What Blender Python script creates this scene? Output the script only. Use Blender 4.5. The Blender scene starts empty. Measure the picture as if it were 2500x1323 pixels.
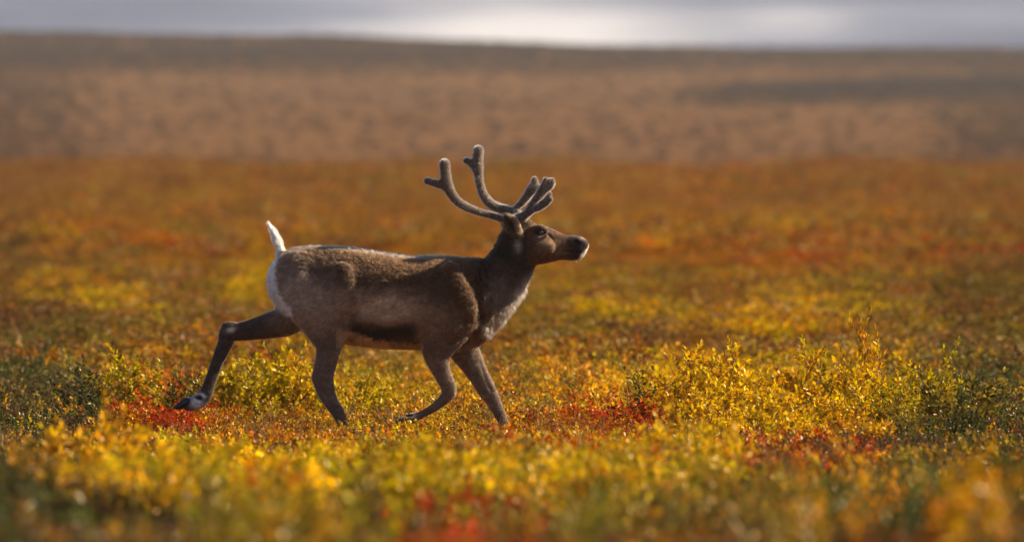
import bpy, math
import numpy as np
from mathutils import Vector

SC = bpy.context.scene
R = math.radians

# ------------------------------------------------------------------ camera
PXM = 390.0                    # photograph pixels per metre where the caribou runs
EYE = (1080 - 440) / PXM       # eye height above the ground under the caribou
F_PX = 19500.0                 # focal length in photograph pixels (2500 wide)
cam_d = bpy.data.cameras.new('camera')
cam = bpy.data.objects.new('camera', cam_d)
SC.collection.objects.link(cam)
cam.location = (0, -50, EYE)
cam.rotation_euler = (R(90) - math.atan2(EYE - (1080 - 661.5) / PXM, 50.0), 0, 0)
cam_d.sensor_width = 36
cam_d.lens = 36 * F_PX / 2500
cam_d.clip_start = 0.5
cam_d.clip_end = 9000
cam_d.dof.use_dof = True
cam_d.dof.focus_distance = 49.9
cam_d.dof.aperture_fstop = 2.8
SC.camera = cam

# ------------------------------------------------------------------ sun, sky, exposure
SUN_EL = R(32)
SUN_AZ = R(11.5)     # from ahead of the animal and a little behind it
SUN_DIR = Vector((math.cos(SUN_EL) * math.cos(SUN_AZ), math.cos(SUN_EL) * math.sin(SUN_AZ), math.sin(SUN_EL)))
sun_d = bpy.data.lights.new('sun', 'SUN')
sun_d.energy = 5.0
sun_d.angle = R(0.53)
sun_d.color = (1.0, 0.81, 0.57)
sun = bpy.data.objects.new('sun', sun_d)
SC.collection.objects.link(sun)
sun.rotation_euler = SUN_DIR.to_track_quat('Z', 'Y').to_euler()
sun.location = SUN_DIR * 60

world = bpy.data.worlds.new('World')
SC.world = world
world.use_nodes = True
wn, wl = world.node_tree.nodes, world.node_tree.links
wn.clear()


def wnode(t, **kw):
    n = wn.new(t)
    for k, v in kw.items():
        setattr(n, k, v)
    return n


def wmath(op, a, b=None, c=None):
    n = wn.new('ShaderNodeMath')
    n.operation = op
    for i, v in enumerate((a, b, c)):
        if v is None:
            continue
        if isinstance(v, (int, float)):
            n.inputs[i].default_value = v
        else:
            wl.new(v, n.inputs[i])
    return n.outputs[0]


w_out = wnode('ShaderNodeOutputWorld')
w_bg = wnode('ShaderNodeBackground')
w_bg.inputs[1].default_value = 0.055
w_sky = wnode('ShaderNodeTexSky', sky_type='NISHITA')
w_sky.sun_disc = False
w_sky.sun_elevation = SUN_EL
w_sky.sun_rotation = math.atan2(SUN_DIR.x, SUN_DIR.y)
w_sky.air_density = 1.0
w_sky.dust_density = 0.6
w_tc = wnode('ShaderNodeTexCoord')
w_sep = wnode('ShaderNodeSeparateXYZ')
wl.new(w_tc.outputs['Generated'], w_sep.inputs[0])
zc = wmath('ADD', wmath('MAXIMUM', w_sep.outputs[2], 0.0), 0.03)
w_cmb = wnode('ShaderNodeCombineXYZ')
wl.new(wmath('DIVIDE', w_sep.outputs[0], zc), w_cmb.inputs[0])
wl.new(wmath('MULTIPLY', wmath('DIVIDE', w_sep.outputs[1], zc), 0.55), w_cmb.inputs[1])
w_no = wnode('ShaderNodeTexNoise')
w_no.inputs['Scale'].default_value = 0.85
w_no.inputs['Detail'].default_value = 4
w_no.inputs['Roughness'].default_value = 0.5
w_map = wnode('ShaderNodeMapping')
w_map.inputs['Location'].default_value = (3.3, 1.7, 0)
wl.new(w_cmb.outputs[0], w_map.inputs[0])
wl.new(w_map.outputs[0], w_no.inputs['Vector'])
# sunlit cloud bank low over the middle of the hill (a direction in the sky, about three degrees wide)
gx = wmath('MULTIPLY', wmath('SUBTRACT', w_sep.outputs[0], 0.0005), 1 / 0.021)
gz = wmath('MULTIPLY', wmath('SUBTRACT', w_sep.outputs[2], 0.0185), 1 / 0.0042)
gx2 = wmath('MULTIPLY', wmath('SUBTRACT', w_sep.outputs[0], 0.036), 1 / 0.009)
gz2 = wmath('MULTIPLY', wmath('SUBTRACT', w_sep.outputs[2], 0.0205), 1 / 0.003)
gau2 = wmath('EXPONENT', wmath('MULTIPLY', wmath('ADD', wmath('MULTIPLY', gx2, gx2), wmath('MULTIPLY', gz2, gz2)), -1.0))
gau = wmath('EXPONENT', wmath('MULTIPLY', wmath('ADD', wmath('MULTIPLY', gx, gx), wmath('MULTIPLY', gz, gz)), -1.0))
cl = wmath('ADD', wmath('ADD', wmath('MULTIPLY', w_no.outputs[0], 0.62), wmath('MULTIPLY', gau, 0.42)), wmath('MULTIPLY', gau2, 0.14))
w_rmp = wnode('ShaderNodeValToRGB')
wl.new(cl, w_rmp.inputs[0])
cr = w_rmp.color_ramp
cr.elements[0].position, cr.elements[0].color = 0.24, (0.12, 0.15, 0.24, 1)
cr.elements[1].position, cr.elements[1].color = 0.66, (0.88, 0.80, 0.77, 1)
e = cr.elements.new(0.40)
e.color = (0.265, 0.285, 0.37, 1)
w_sc = wnode('ShaderNodeVectorMath', operation='SCALE')
wl.new(w_rmp.outputs[0], w_sc.inputs[0])
w_sc.inputs['Scale'].default_value = 10.5
w_mix = wnode('ShaderNodeMix', data_type='RGBA')
# broken cloud: nearly closed low down, opening to blue overhead
wl.new(wmath('MAXIMUM', wmath('SUBTRACT', 0.95, wmath('MULTIPLY', wmath('MAXIMUM', w_sep.outputs[2], 0.0), 3.0)), 0.10), w_mix.inputs[0])
wl.new(w_sky.outputs[0], w_mix.inputs[6])
wl.new(w_sc.outputs[0], w_mix.inputs[7])
wl.new(w_mix.outputs[2], w_bg.inputs[0])
wl.new(w_bg.outputs[0], w_out.inputs[0])

SC.view_settings.view_transform = 'Standard'
SC.view_settings.look = 'None'
SC.view_settings.exposure = 1.0
SC.view_settings.gamma = 1.0
SC.view_settings.use_curve_mapping = False
SC.render.engine = 'CYCLES'
SC.cycles.use_denoising = True
SC.cycles.max_bounces = 6
SC.cycles.diffuse_bounces = 3
SC.cycles.glossy_bounces = 2
SC.cycles.transmission_bounces = 4
SC.cycles.transparent_max_bounces = 6
SC.cycles.volume_bounces = 0
SC.cycles.sample_clamp_indirect = 6


# ------------------------------------------------------------------ helpers
def tag(o, label=None, cat=None, group=None, kind=None):
    if label: o['label'] = label
    if cat: o['category'] = cat
    if group: o['group'] = group
    if kind: o['kind'] = kind
    return o


def link(name, data, parent=None):
    o = bpy.data.objects.new(name, data)
    SC.collection.objects.link(o)
    if parent is not None:
        o.parent = parent
    return o


def mesh_np(name, v, f, mat=None, smooth=False, fattr=None, vattr=None):
    """mesh from numpy arrays; f is (n,3) or (n,4)"""
    me = bpy.data.meshes.new(name)
    v = np.ascontiguousarray(v, dtype=np.float32)
    f = np.ascontiguousarray(f, dtype=np.int32)
    n, k = f.shape
    me.vertices.add(len(v))
    me.vertices.foreach_set('co', v.ravel())
    me.loops.add(n * k)
    me.loops.foreach_set('vertex_index', f.ravel())
    me.polygons.add(n)
    me.polygons.foreach_set('loop_start', np.arange(0, n * k, k, dtype=np.int32))
    me.polygons.foreach_set('loop_total', np.full(n, k, dtype=np.int32))
    if smooth:
        me.polygons.foreach_set('use_smooth', np.ones(n, dtype=bool))
    me.update(calc_edges=True)
    if fattr is not None:
        a = me.attributes.new('rnd', 'FLOAT', 'FACE')
        a.data.foreach_set('value', np.ascontiguousarray(fattr, dtype=np.float32))
    if vattr is not None:
        a = me.attributes.new('col', 'FLOAT_COLOR', 'POINT')
        c = np.ones((len(v), 4), dtype=np.float32)
        c[:, :3] = vattr
        a.data.foreach_set('color', c.ravel())
    if mat is not None:
        me.materials.append(mat)
    return me


def new_mat(name):
    m = bpy.data.materials.new(name)
    m.use_nodes = True
    m.node_tree.nodes.clear()
    return m, m.node_tree.nodes, m.node_tree.links


def sstep(a, b, x):
    t = np.clip((x - a) / (b - a), 0, 1)
    return t * t * (3 - 2 * t)


def unit(v):
    return v / np.maximum(np.linalg.norm(v, axis=-1, keepdims=True), 1e-9)


class VNoise:
    """tileable 2-D value noise, smooth interpolation"""
    def __init__(self, seed):
        self.t = np.random.default_rng(seed).random((256, 256))

    def __call__(self, x, y):
        xi, yi = np.floor(x).astype(int), np.floor(y).astype(int)
        fx, fy = x - xi, y - yi
        fx, fy = fx * fx * (3 - 2 * fx), fy * fy * (3 - 2 * fy)
        t = self.t
        a, b = t[xi % 256, yi % 256], t[(xi + 1) % 256, yi % 256]
        c, d = t[xi % 256, (yi + 1) % 256], t[(xi + 1) % 256, (yi + 1) % 256]
        return (a * (1 - fx) + b * fx) * (1 - fy) + (c * (1 - fx) + d * fx) * fy

    def fbm(self, x, y, o=3):
        s, a, w = 0, 1, 0
        for _ in range(o):
            s, w = s + a * self(x, y), w + a
            x, y, a = x * 2.03 + 7.1, y * 2.03 + 3.7, a * 0.5
        return s / w


N1, N2, N3, N4 = VNoise(1), VNoise(2), VNoise(3), VNoise(4)


# ------------------------------------------------------------------ terrain
_dk = np.array([-80, 0, 6, 14, 20, 25, 30, 35, 40, 45, 50, 58, 70, 100, 150, 220, 300, 370, 405, 425, 460, 500, 560, 650,
                750, 850, 1000, 1150, 1300, 1420, 1500, 1580, 1750, 2100, 2600], float)


def _hill(d):      # height of the hill face, rising evenly to the crest a mile off
    yk = np.interp(d, [560, 650, 750, 850, 1000, 1150, 1300, 1420, 1500],
                   [460, 400, 345, 300, 252, 212, 172, 136, 112])
    return EYE + (440 - yk) / F_PX * d


_zk = []
for _d in _dk:
    if _d <= 6: _z = 0.0
    elif _d < 25: _z = 0.36 * float(sstep(6, 25, np.array(_d)))
    elif _d <= 50: _z = 0.25 * ((50 - _d) / 19) ** 1.4
    elif _d <= 405: _z = 2.10 * ((_d - 50) / 355) ** 1.3
    elif _d <= 425: _z = 2.1
    elif _d <= 460: _z = 1.5
    elif _d <= 500: _z = 0.6
    elif _d <= 1500: _z = float(_hill(_d))
    else: _z = {1580: 27.0, 1750: 22, 2100: 12, 2600: 4}[int(_d)]
    _zk.append(_z)
_zk = np.array(_zk)
_m = np.gradient(_zk, _dk)
_dl = np.diff(_zk) / np.diff(_dk)        # monotone-ish tangents
for _i in range(1, len(_m) - 1):
    _m[_i] = 0.0 if _dl[_i - 1] * _dl[_i] <= 0 else 2 * _dl[_i - 1] * _dl[_i] / (_dl[_i - 1] + _dl[_i])


def ground(x, y):
    d = np.asarray(y, float) + 50
    x = np.asarray(x, float)
    i = np.clip(np.searchsorted(_dk, d) - 1, 0, len(_dk) - 2)
    h = _dk[i + 1] - _dk[i]
    t = np.clip((d - _dk[i]) / h, 0, 1)
    z = ((2 * t**3 - 3 * t**2 + 1) * _zk[i] + (t**3 - 2 * t**2 + t) * h * _m[i]
         + (-2 * t**3 + 3 * t**2) * _zk[i + 1] + (t**3 - t**2) * h * _m[i + 1])
    far = sstep(500, 1400, d)
    z = z - far * (2.6 * np.tanh(x / 140) - 0.5 * np.minimum((x / 96) ** 2, 1) + 0.2 * np.sin(x * 0.047))
    near = (1 - sstep(430, 560, d))
    hum = (N1.fbm(x * 0.9 + 40, d * 0.6, 3) - 0.5) * 0.10 + (N2.fbm(x * 0.12 + 9, d * 0.07, 2) - 0.5) * (0.25 * sstep(75, 130, d) + 0.95 * sstep(160, 380, d)) + (N2.fbm(x * 0.5 + 3, d * 0.28 + 1, 2) - 0.5) * 0.30 * sstep(46, 38, d)
    z = z + hum * near * sstep(8, 20, d) * (1 - 0.6 * np.exp(-((d - 50) / 5.0) ** 2))
    z = z + far * (N3.fbm(x * 0.03, d * 0.012, 3) - 0.5) * 1.4
    return z


def to_px(x, y, z):
    d = y + 50
    return 1250 + x / d * F_PX, 440 + (EYE - z) / d * F_PX


rows = np.concatenate([np.linspace(-30, 20, 30), np.linspace(21, 75, 150), np.geomspace(76, 480, 170),
                       np.geomspace(486, 1700, 100), np.geomspace(1750, 2600, 12)])
cols = np.sinh(np.linspace(-2.6, 2.6, 150)) / np.sinh(2.6)
gx_, gd_ = np.meshgrid(cols, rows)
gX = gx_ * (14 + 0.62 * np.maximum(gd_, 0)) * 1.6
gY = gd_ - 50
gZ = ground(gX, gY)
nr, nc = gX.shape
idx = np.arange(nr * nc).reshape(nr, nc)
gf = np.stack([idx[:-1, :-1], idx[:-1, 1:], idx[1:, 1:], idx[1:, :-1]], -1).reshape(-1, 4)

m_ground, n, l = new_mat('tundra_soil')
o_ = n.new('ShaderNodeOutputMaterial')
b_ = n.new('ShaderNodeBsdfDiffuse')
g_ = n.new('ShaderNodeNewGeometry')
mp = n.new('ShaderNodeMapping')
mp.inputs['Scale'].default_value = (0.9, 0.28, 0.9)
no = n.new('ShaderNodeTexNoise')
no.inputs['Scale'].default_value = 0.055
no.inputs['Detail'].default_value = 7
no.inputs['Roughness'].default_value = 0.62
l.new(g_.outputs['Position'], mp.inputs[0])
l.new(mp.outputs[0], no.inputs['Vector'])
rp = n.new('ShaderNodeValToRGB')
l.new(no.outputs[0], rp.inputs[0])
c = rp.color_ramp
c.elements[0].position, c.elements[0].color = 0.1, (0.105, 0.055, 0.030, 1)
c.elements[1].position, c.elements[1].color = 0.9, (0.148, 0.079, 0.034, 1)
e = c.elements.new(0.45); e.color = (0.122, 0.065, 0.032, 1)
e = c.elements.new(0.55); e.color = (0.134, 0.071, 0.033, 1)
no2 = n.new('ShaderNodeTexNoise')
no2.inputs['Scale'].default_value = 9.0
no2.inputs['Detail'].default_value = 5
l.new(g_.outputs['Position'], no2.inputs['Vector'])
rp2 = n.new('ShaderNodeValToRGB')
l.new(no2.outputs[0], rp2.inputs[0])
c = rp2.color_ramp
c.elements[0].position, c.elements[0].color = 0.3, (0.032, 0.016, 0.008, 1)
c.elements[1].position, c.elements[1].color = 0.75, (0.12, 0.055, 0.022, 1)
sp = n.new('ShaderNodeSeparateXYZ')
l.new(g_.outputs['Position'], sp.inputs[0])
mr = n.new('ShaderNodeMapRange')
mr.inputs['From Min'].default_value = 380
mr.inputs['From Max'].default_value = 560
l.new(sp.outputs[1], mr.inputs[0])
mx = n.new('ShaderNodeMix'); mx.data_type = 'RGBA'
l.new(mr.outputs[0], mx.inputs[0]); l.new(rp2.outputs[0], mx.inputs[6]); l.new(rp.outputs[0], mx.inputs[7])
mr2 = n.new('ShaderNodeMapRange')      # rustier dwarf birch in the dip, thinning out up the hill
mr2.inputs['From Min'].default_value = 1000
mr2.inputs['From Max'].default_value = 560
mr2.inputs['To Max'].default_value = 0.75
l.new(sp.outputs[1], mr2.inputs[0])
mx2 = n.new('ShaderNodeMix'); mx2.data_type = 'RGBA'
l.new(mr2.outputs[0], mx2.inputs[0]); l.new(mx.outputs[2], mx2.inputs[6]); mx2.inputs[7].default_value = (0.150, 0.070, 0.027, 1)
mr3 = n.new('ShaderNodeMath'); mr3.operation = 'GREATER_THAN'; mr3.inputs[1].default_value = 470
l.new(sp.outputs[1], mr3.inputs[0])
mx3 = n.new('ShaderNodeMix'); mx3.data_type = 'RGBA'
l.new(mr3.outputs[0], mx3.inputs[0]); l.new(mx.outputs[2], mx3.inputs[6]); l.new(mx2.outputs[2], mx3.inputs[7])
l.new(mx3.outputs[2], b_.inputs[0]); l.new(b_.outputs[0], o_.inputs[0])

terrain = link('tundra_ground', mesh_np('tundra_ground', np.stack([gX, gY, gZ], -1).reshape(-1, 3), gf, m_ground, True))
tag(terrain, 'rolling autumn tundra ground rising to the long brown hill', 'ground', kind='structure')


# ------------------------------------------------------------------ plants
def leaf_material(name, source, gloss=0.024):
    """thin leaf: reflects, lets light through, and has a waxy glint; colour comes from the plant"""
    m, n, l = new_mat(name)
    out = n.new('ShaderNodeOutputMaterial')
    if source == 'instance':
        a = n.new('ShaderNodeAttribute'); a.attribute_type = 'INSTANCER'; a.attribute_name = 'col'
        colr = a.outputs['Color']
    else:
        a = n.new('ShaderNodeObjectInfo')
        colr = a.outputs['Color']
    if source == 'single':
        rv = a.outputs['Random']
    else:
        ra = n.new('ShaderNodeAttribute'); ra.attribute_name = 'rnd'
        rv = ra.outputs['Fac']
    hs = n.new('ShaderNodeHueSaturation')
    h = n.new('ShaderNodeMapRange'); h.inputs['To Min'].default_value = 0.474; h.inputs['To Max'].default_value = 0.524
    l.new(rv, h.inputs[0]); l.new(h.outputs[0], hs.inputs['Hue'])
    wnz = n.new('ShaderNodeTexWhiteNoise'); wnz.noise_dimensions = '1D'
    l.new(rv, wnz.inputs['W'])
    v = n.new('ShaderNodeMapRange'); v.inputs['To Min'].default_value = 0.35; v.inputs['To Max'].default_value = 1.45
    l.new(wnz.outputs['Value'], v.inputs[0]); l.new(v.outputs[0], hs.inputs['Value'])
    hs.inputs['Saturation'].default_value = 1.06
    l.new(colr, hs.inputs['Color'])
    df = n.new('ShaderNodeBsdfDiffuse'); l.new(hs.outputs[0], df.inputs[0])
    tr = n.new('ShaderNodeBsdfTranslucent'); l.new(hs.outputs[0], tr.inputs[0])
    m1 = n.new('ShaderNodeMixShader'); m1.inputs[0].default_value = 0.42
    l.new(df.outputs[0], m1.inputs[1]); l.new(tr.outputs[0], m1.inputs[2])
    gl = n.new('ShaderNodeBsdfGlossy'); gl.inputs['Roughness'].default_value = 0.32
    gl.inputs[0].default_value = (1, 0.86, 0.62, 1)
    m2 = n.new('ShaderNodeMixShader'); m2.inputs[0].default_value = gloss
    l.new(m1.outputs[0], m2.inputs[1]); l.new(gl.outputs[0], m2.inputs[2])
    l.new(m2.outputs[0], out.inputs[0])
    return m


def wood_material(name, col):
    m, n, l = new_mat(name)
    out = n.new('ShaderNodeOutputMaterial')
    p = n.new('ShaderNodeBsdfPrincipled')
    no = n.new('ShaderNodeTexNoise'); no.inputs['Scale'].default_value = 60
    mx = n.new('ShaderNodeMix'); mx.data_type = 'RGBA'
    l.new(no.outputs[0], mx.inputs[0])
    mx.inputs[6].default_value = (*[q * 0.5 for q in col], 1)
    mx.inputs[7].default_value = (*[q * 1.5 for q in col], 1)
    l.new(mx.outputs[2], p.inputs['Base Color'])
    p.inputs['Roughness'].default_value = 0.6
    l.new(p.outputs[0], out.inputs[0])
    return m


M_leaf_i = leaf_material('leaf_cover', 'instance')
M_leaf_far = leaf_material('leaf_heath', 'instance', 0.012)
M_leaf_o = leaf_material('leaf_shrub', 'object')
M_leaf_s = leaf_material('leaf_single', 'single')
M_twig = wood_material('twig_bark', (0.085, 0.05, 0.04))


def grow(rng, height, spread, nstem, ntwig, leafL, leafW, gap, lean=0.6, bare=0.25, up=0.8, dead=0):
    """polyline stems with twigs and leaves; returns stems [(pts, r0, r1)] and leaf arrays"""
    stems, P, D, S, L, T = [], [], [], [], [], []

    def shoot(p0, d0, length, r0, level):
        k = 7
        pts, d = [p0], d0
        for i in range(k - 1):
            d = unit(d + rng.normal(0, 0.10, 3) + np.array([0, 0, 0.10 * up]))
            pts.append(pts[-1] + d * length / (k - 1))
        pts = np.array(pts)
        stems.append((pts, r0, r0 * 0.35, level))
        s0 = bare if level == 0 else 0.08
        nl = max(3, int(length * (1 - s0) / gap))
        ph = rng.random() * 6.28
        for j in range(nl):
            t = s0 + (1 - s0) * (j + 0.6) / nl
            q = t * (k - 1); i = min(int(q), k - 2)
            p = pts[i] + (pts[i + 1] - pts[i]) * (q - i)
            ax = unit(pts[i + 1] - pts[i])
            ph += 2.4 + rng.normal(0, 0.3)
            a = unit(np.cross(ax, [0.3, 0.7, 0.2])); b = np.cross(ax, a)
            rad = a * math.cos(ph) + b * math.sin(ph)
            dv = unit(ax * (0.55 + 0.6 * t) + rad * (1.05 - 0.45 * t) + rng.normal(0, 0.15, 3))
            P.append(p); D.append(dv)
            S.append(unit(np.cross(dv, ax + rng.normal(0, 0.5, 3))))
            L.append(leafL * rng.uniform(0.6, 1.15) * (1.1 - 0.35 * t))
            T.append(t if level == 0 else t * 0.98)
        return pts

    for s in range(nstem):
        az = 6.28 * (s + rng.random() * 0.8) / nstem
        out = rng.random() ** 0.6
        d0 = unit(np.array([math.cos(az) * lean * out, math.sin(az) * lean * out, 1.0]))
        p0 = np.array([math.cos(az), math.sin(az), 0]) * spread * 0.28 * out
        H = height * rng.uniform(0.62, 1.0) * (1.05 - 0.25 * out)
        pts = shoot(p0, d0, H, height * 0.0075, 0)
        for dd_ in range(dead):        # dead, leafless shoots
            q = rng.uniform(.3, .9) * 6; i = min(int(q), 5)
            p = pts[i] + (pts[i + 1] - pts[i]) * (q - i)
            a2 = rng.random() * 6.28
            d_ = unit(np.array([math.cos(a2) * .8, math.sin(a2) * .8, 1.0]))
            tp = [p]
            for k_ in range(5):
                d_ = unit(d_ + rng.normal(0, .22, 3)); tp.append(tp[-1] + d_ * H * .09)
            stems.append((np.array(tp), height * .0045, height * .0018, 1))
        for tw in range(ntwig):
            t = rng.uniform(0.2, 0.88)
            q = t * 6; i = min(int(q), 5)
            p = pts[i] + (pts[i + 1] - pts[i]) * (q - i)
            ax = unit(pts[i + 1] - pts[i])
            a2 = rng.random() * 6.28
            dv = unit(ax * 0.8 + np.array([math.cos(a2), math.sin(a2), 0.15]) * 0.9)
            shoot(p, dv, H * rng.uniform(0.22, 0.45), height * 0.004, 1)
    return stems, np.array(P), np.array(D), np.array(S), np.array(L), np.array(T), leafW


def leaf_geo(P, D, S, L, wr, fine=False):
    """folded leaf blades: 4 verts / 2 triangles, or 8 verts / 6 triangles"""
    N = unit(np.cross(S, D))
    L = L[:, None]; W = L * wr
    if not fine:
        v = np.stack([P, P + D * L * 0.5 + S * W * 0.5 + N * W * 0.18, P + D * L - N * L * 0.08,
                      P + D * L * 0.5 - S * W * 0.5 + N * W * 0.18], 1)
        f = np.array([[0, 1, 2], [0, 2, 3]])
    else:
        v = np.stack([P, P + D * L * 0.30 + S * W * 0.42 + N * W * 0.15, P + D * L * 0.68 + S * W * 0.40 + N * W * 0.12,
                      P + D * L - N * L * 0.10, P + D * L * 0.68 - S * W * 0.40 + N * W * 0.12,
                      P + D * L * 0.30 - S * W * 0.42 + N * W * 0.15, P + D * L * 0.32, P + D * L * 0.68 - N * L * 0.02], 1)
        f = np.array([[0, 1, 6], [1, 2, 6], [2, 7, 6], [2, 3, 7], [3, 4, 7], [4, 5, 7], [5, 6, 7], [5, 0, 6]])
    n_, k = v.shape[:2]
    F = (f[None] + (np.arange(n_) * k)[:, None, None]).reshape(-1, 3)
    return v.reshape(-1, 3), F, len(f)


def tube_geo(pts, r0, r1, sides=4):
    k = len(pts)
    ax = unit(np.gradient(pts, axis=0))
    a = unit(np.cross(ax, np.array([0.31, 0.72, 0.2])))
    b = np.cross(ax, a)
    r = np.linspace(r0, r1, k)[:, None]
    V = np.concatenate([pts + (a * math.cos(t) + b * math.sin(t)) * r for t in np.arange(sides) * 2 * math.pi / sides])
    V = V.reshape(sides, k, 3).transpose(1, 0, 2).reshape(-1, 3)
    F = []
    for i in range(k - 1):
        for j in range(sides):
            p, q = i * sides + j, i * sides + (j + 1) % sides
            F += [[p, q, q + sides], [p, q + sides, p + sides]]
    return V, np.array(F)


def join(parts):
    V, F, o = [], [], 0
    for v, f in parts:
        V.append(v); F.append(f + o); o += len(v)
    return np.concatenate(V), np.concatenate(F)


def template(name, rng, sides=3, twig=True, mat=None, **kw):
    """one joined plant used only by the ground-cover scatter (two materials)"""
    stems, P, D, S, L, T, W = grow(rng, **kw)
    v, f, k = leaf_geo(P, D, S, L, W)
    rnd = np.repeat(rng.random(len(P)), k)
    nl = len(f)
    if twig:
        v2, f2 = join([tube_geo(p[::2], a, b, sides) for p, a, b, _ in stems])
        f = np.concatenate([f, f2 + len(v)]); v = np.concatenate([v, v2])
        rnd = np.concatenate([rnd, np.zeros(len(f2))])
    me = mesh_np(name, v, f, mat or M_leaf_i, fattr=rnd)
    me.materials.append(M_twig)
    mi = np.zeros(len(f), dtype=np.int32); mi[nl:] = 1
    me.polygons.foreach_set('material_index', mi)
    return bpy.data.objects.new(name, me)


def tuft_template(name, rng, nb=26, h=0.26):
    V, F = [], []
    for i in range(nb):
        a = rng.random() * 6.28
        out = rng.random() * 0.5
        p = np.array([math.cos(a), math.sin(a), 0]) * 0.05 * rng.random()
        d = unit(np.array([math.cos(a) * out, math.sin(a) * out, 1]))
        s = unit(np.cross(d, rng.normal(0, 1, 3)))
        hh = h * rng.uniform(0.5, 1)
        m = p + d * hh * 0.55
        t = m + unit(d + np.array([math.cos(a), math.sin(a), 0]) * 0.5) * hh * 0.45
        w = 0.0022
        b = len(V)
        V += [p - s * w, p + s * w, m + s * w, m - s * w, t]
        F += [[b, b + 1, b + 2], [b, b + 2, b + 3], [b + 3, b + 2, b + 4]]
    me = mesh_np(name, np.array(V), np.array(F), M_leaf_i, fattr=np.repeat(rng.random(nb), 3))
    return bpy.data.objects.new(name, me)


TPL = bpy.data.collections.new('cover_templates')
rg = np.random.default_rng(11)
tpl_objs = []
for i in range(5):      # 0-4 low dwarf-birch / blueberry
    tpl_objs.append(template('a%02d_low' % i, rg, height=0.17, spread=0.25, nstem=8, ntwig=3, leafL=0.024, leafW=0.72, gap=0.0115, lean=0.85, bare=0.15))
for i in range(4):      # 5-8 willow sprigs
    tpl_objs.append(template('b%02d_sprig' % i, rg, height=0.36, spread=0.2, nstem=5, ntwig=3, leafL=0.046, leafW=0.55, gap=0.017, lean=0.6, bare=0.2))
for i in range(2):      # 9-10 grass tufts
    tpl_objs.append(tuft_template('c%02d_tuft' % i, rg))
for i in range(4):      # 11-14 wide clumps for the middle distance
    tpl_objs.append(template('d%02d_clump' % i, rg, twig=False, mat=M_leaf_far, height=0.30, spread=0.5, nstem=13, ntwig=3, leafL=0.05, leafW=0.6, gap=0.032, lean=1.3, bare=0.08, up=0.4))
for i in range(3):      # 15-17 bushes on the far hill
    tpl_objs.append(template('e%02d_bush' % i, rg, twig=False, mat=M_leaf_far, height=1.3, spread=1.6, nstem=12, ntwig=4, leafL=0.26, leafW=0.6, gap=0.14, lean=1.1, bare=0.05, up=0.4))
for o in tpl_objs:
    TPL.objects.link(o)


def scatter_group():
    ng = bpy.data.node_groups.new('plant_scatter', 'GeometryNodeTree')
    ng.interface.new_socket('Geometry', in_out='INPUT', socket_type='NodeSocketGeometry')
    ng.interface.new_socket('Geometry', in_out='OUTPUT', socket_type='NodeSocketGeometry')
    n, l = ng.nodes, ng.links
    gi, go = n.new('NodeGroupInput'), n.new('NodeGroupOutput')
    ci = n.new('GeometryNodeCollectionInfo')
    ci.inputs['Collection'].default_value = TPL
    ci.inputs['Separate Children'].default_value = True
    ci.inputs['Reset Children'].default_value = True
    ip = n.new('GeometryNodeInstanceOnPoints')
    ip.inputs['Pick Instance'].default_value = True

    def attr(name, t):
        a = n.new('GeometryNodeInputNamedAttribute'); a.data_type = t
        a.inputs['Name'].default_value = name
        return a.outputs['Attribute']
    l.new(gi.outputs[0], ip.inputs['Points'])
    l.new(ci.outputs[0], ip.inputs['Instance'])
    l.new(attr('idx', 'INT'), ip.inputs['Instance Index'])
    e2r = n.new('FunctionNodeEulerToRotation')
    l.new(attr('rot', 'FLOAT_VECTOR'), e2r.inputs[0])
    l.new(e2r.outputs[0], ip.inputs['Rotation'])
    l.new(attr('scl', 'FLOAT_VECTOR'), ip.inputs['Scale'])
    l.new(ip.outputs[0], go.inputs[0])
    return ng


NG = scatter_group()


def scatter(name, pos, idx, rot, scl, col, label, cat):
    me = bpy.data.meshes.new(name)
    k = len(pos)
    me.vertices.add(k)
    me.vertices.foreach_set('co', np.ascontiguousarray(pos, np.float32).ravel())
    a = me.attributes.new('idx', 'INT', 'POINT'); a.data.foreach_set('value', np.ascontiguousarray(idx, np.int32))
    a = me.attributes.new('rot', 'FLOAT_VECTOR', 'POINT'); a.data.foreach_set('vector', np.ascontiguousarray(rot, np.float32).ravel())
    a = me.attributes.new('scl', 'FLOAT_VECTOR', 'POINT'); a.data.foreach_set('vector', np.ascontiguousarray(scl, np.float32).ravel())
    a = me.attributes.new('col', 'FLOAT_COLOR', 'POINT')
    c4 = np.ones((k, 4), np.float32); c4[:, :3] = col
    a.data.foreach_set('color', c4.ravel())
    o = link(name, me)
    md = o.modifiers.new('plants', 'NODES'); md.node_group = NG
    tag(o, label, cat, kind='stuff')
    return o


SPECIES = dict(orange=(0.50, 0.205, 0.022), rust=(0.31, 0.115, 0.025), red=(0.52, 0.070, 0.012), yellow=(0.80, 0.50, 0.010),
               lime=(0.52, 0.375, 0.014), olive=(0.24, 0.175, 0.026), green=(0.075, 0.08, 0.018), brown=(0.12, 0.066, 0.034),
               straw=(0.40, 0.27, 0.11), gold=(0.62, 0.33, 0.014))
SPN = list(SPECIES)
SPC = np.array([SPECIES[k] for k in SPN])


def mixw(**kw):
    w = np.zeros(len(SPN))
    for k, v in kw.items():
        w[SPN.index(k)] = v
    return w / w.sum()


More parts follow.
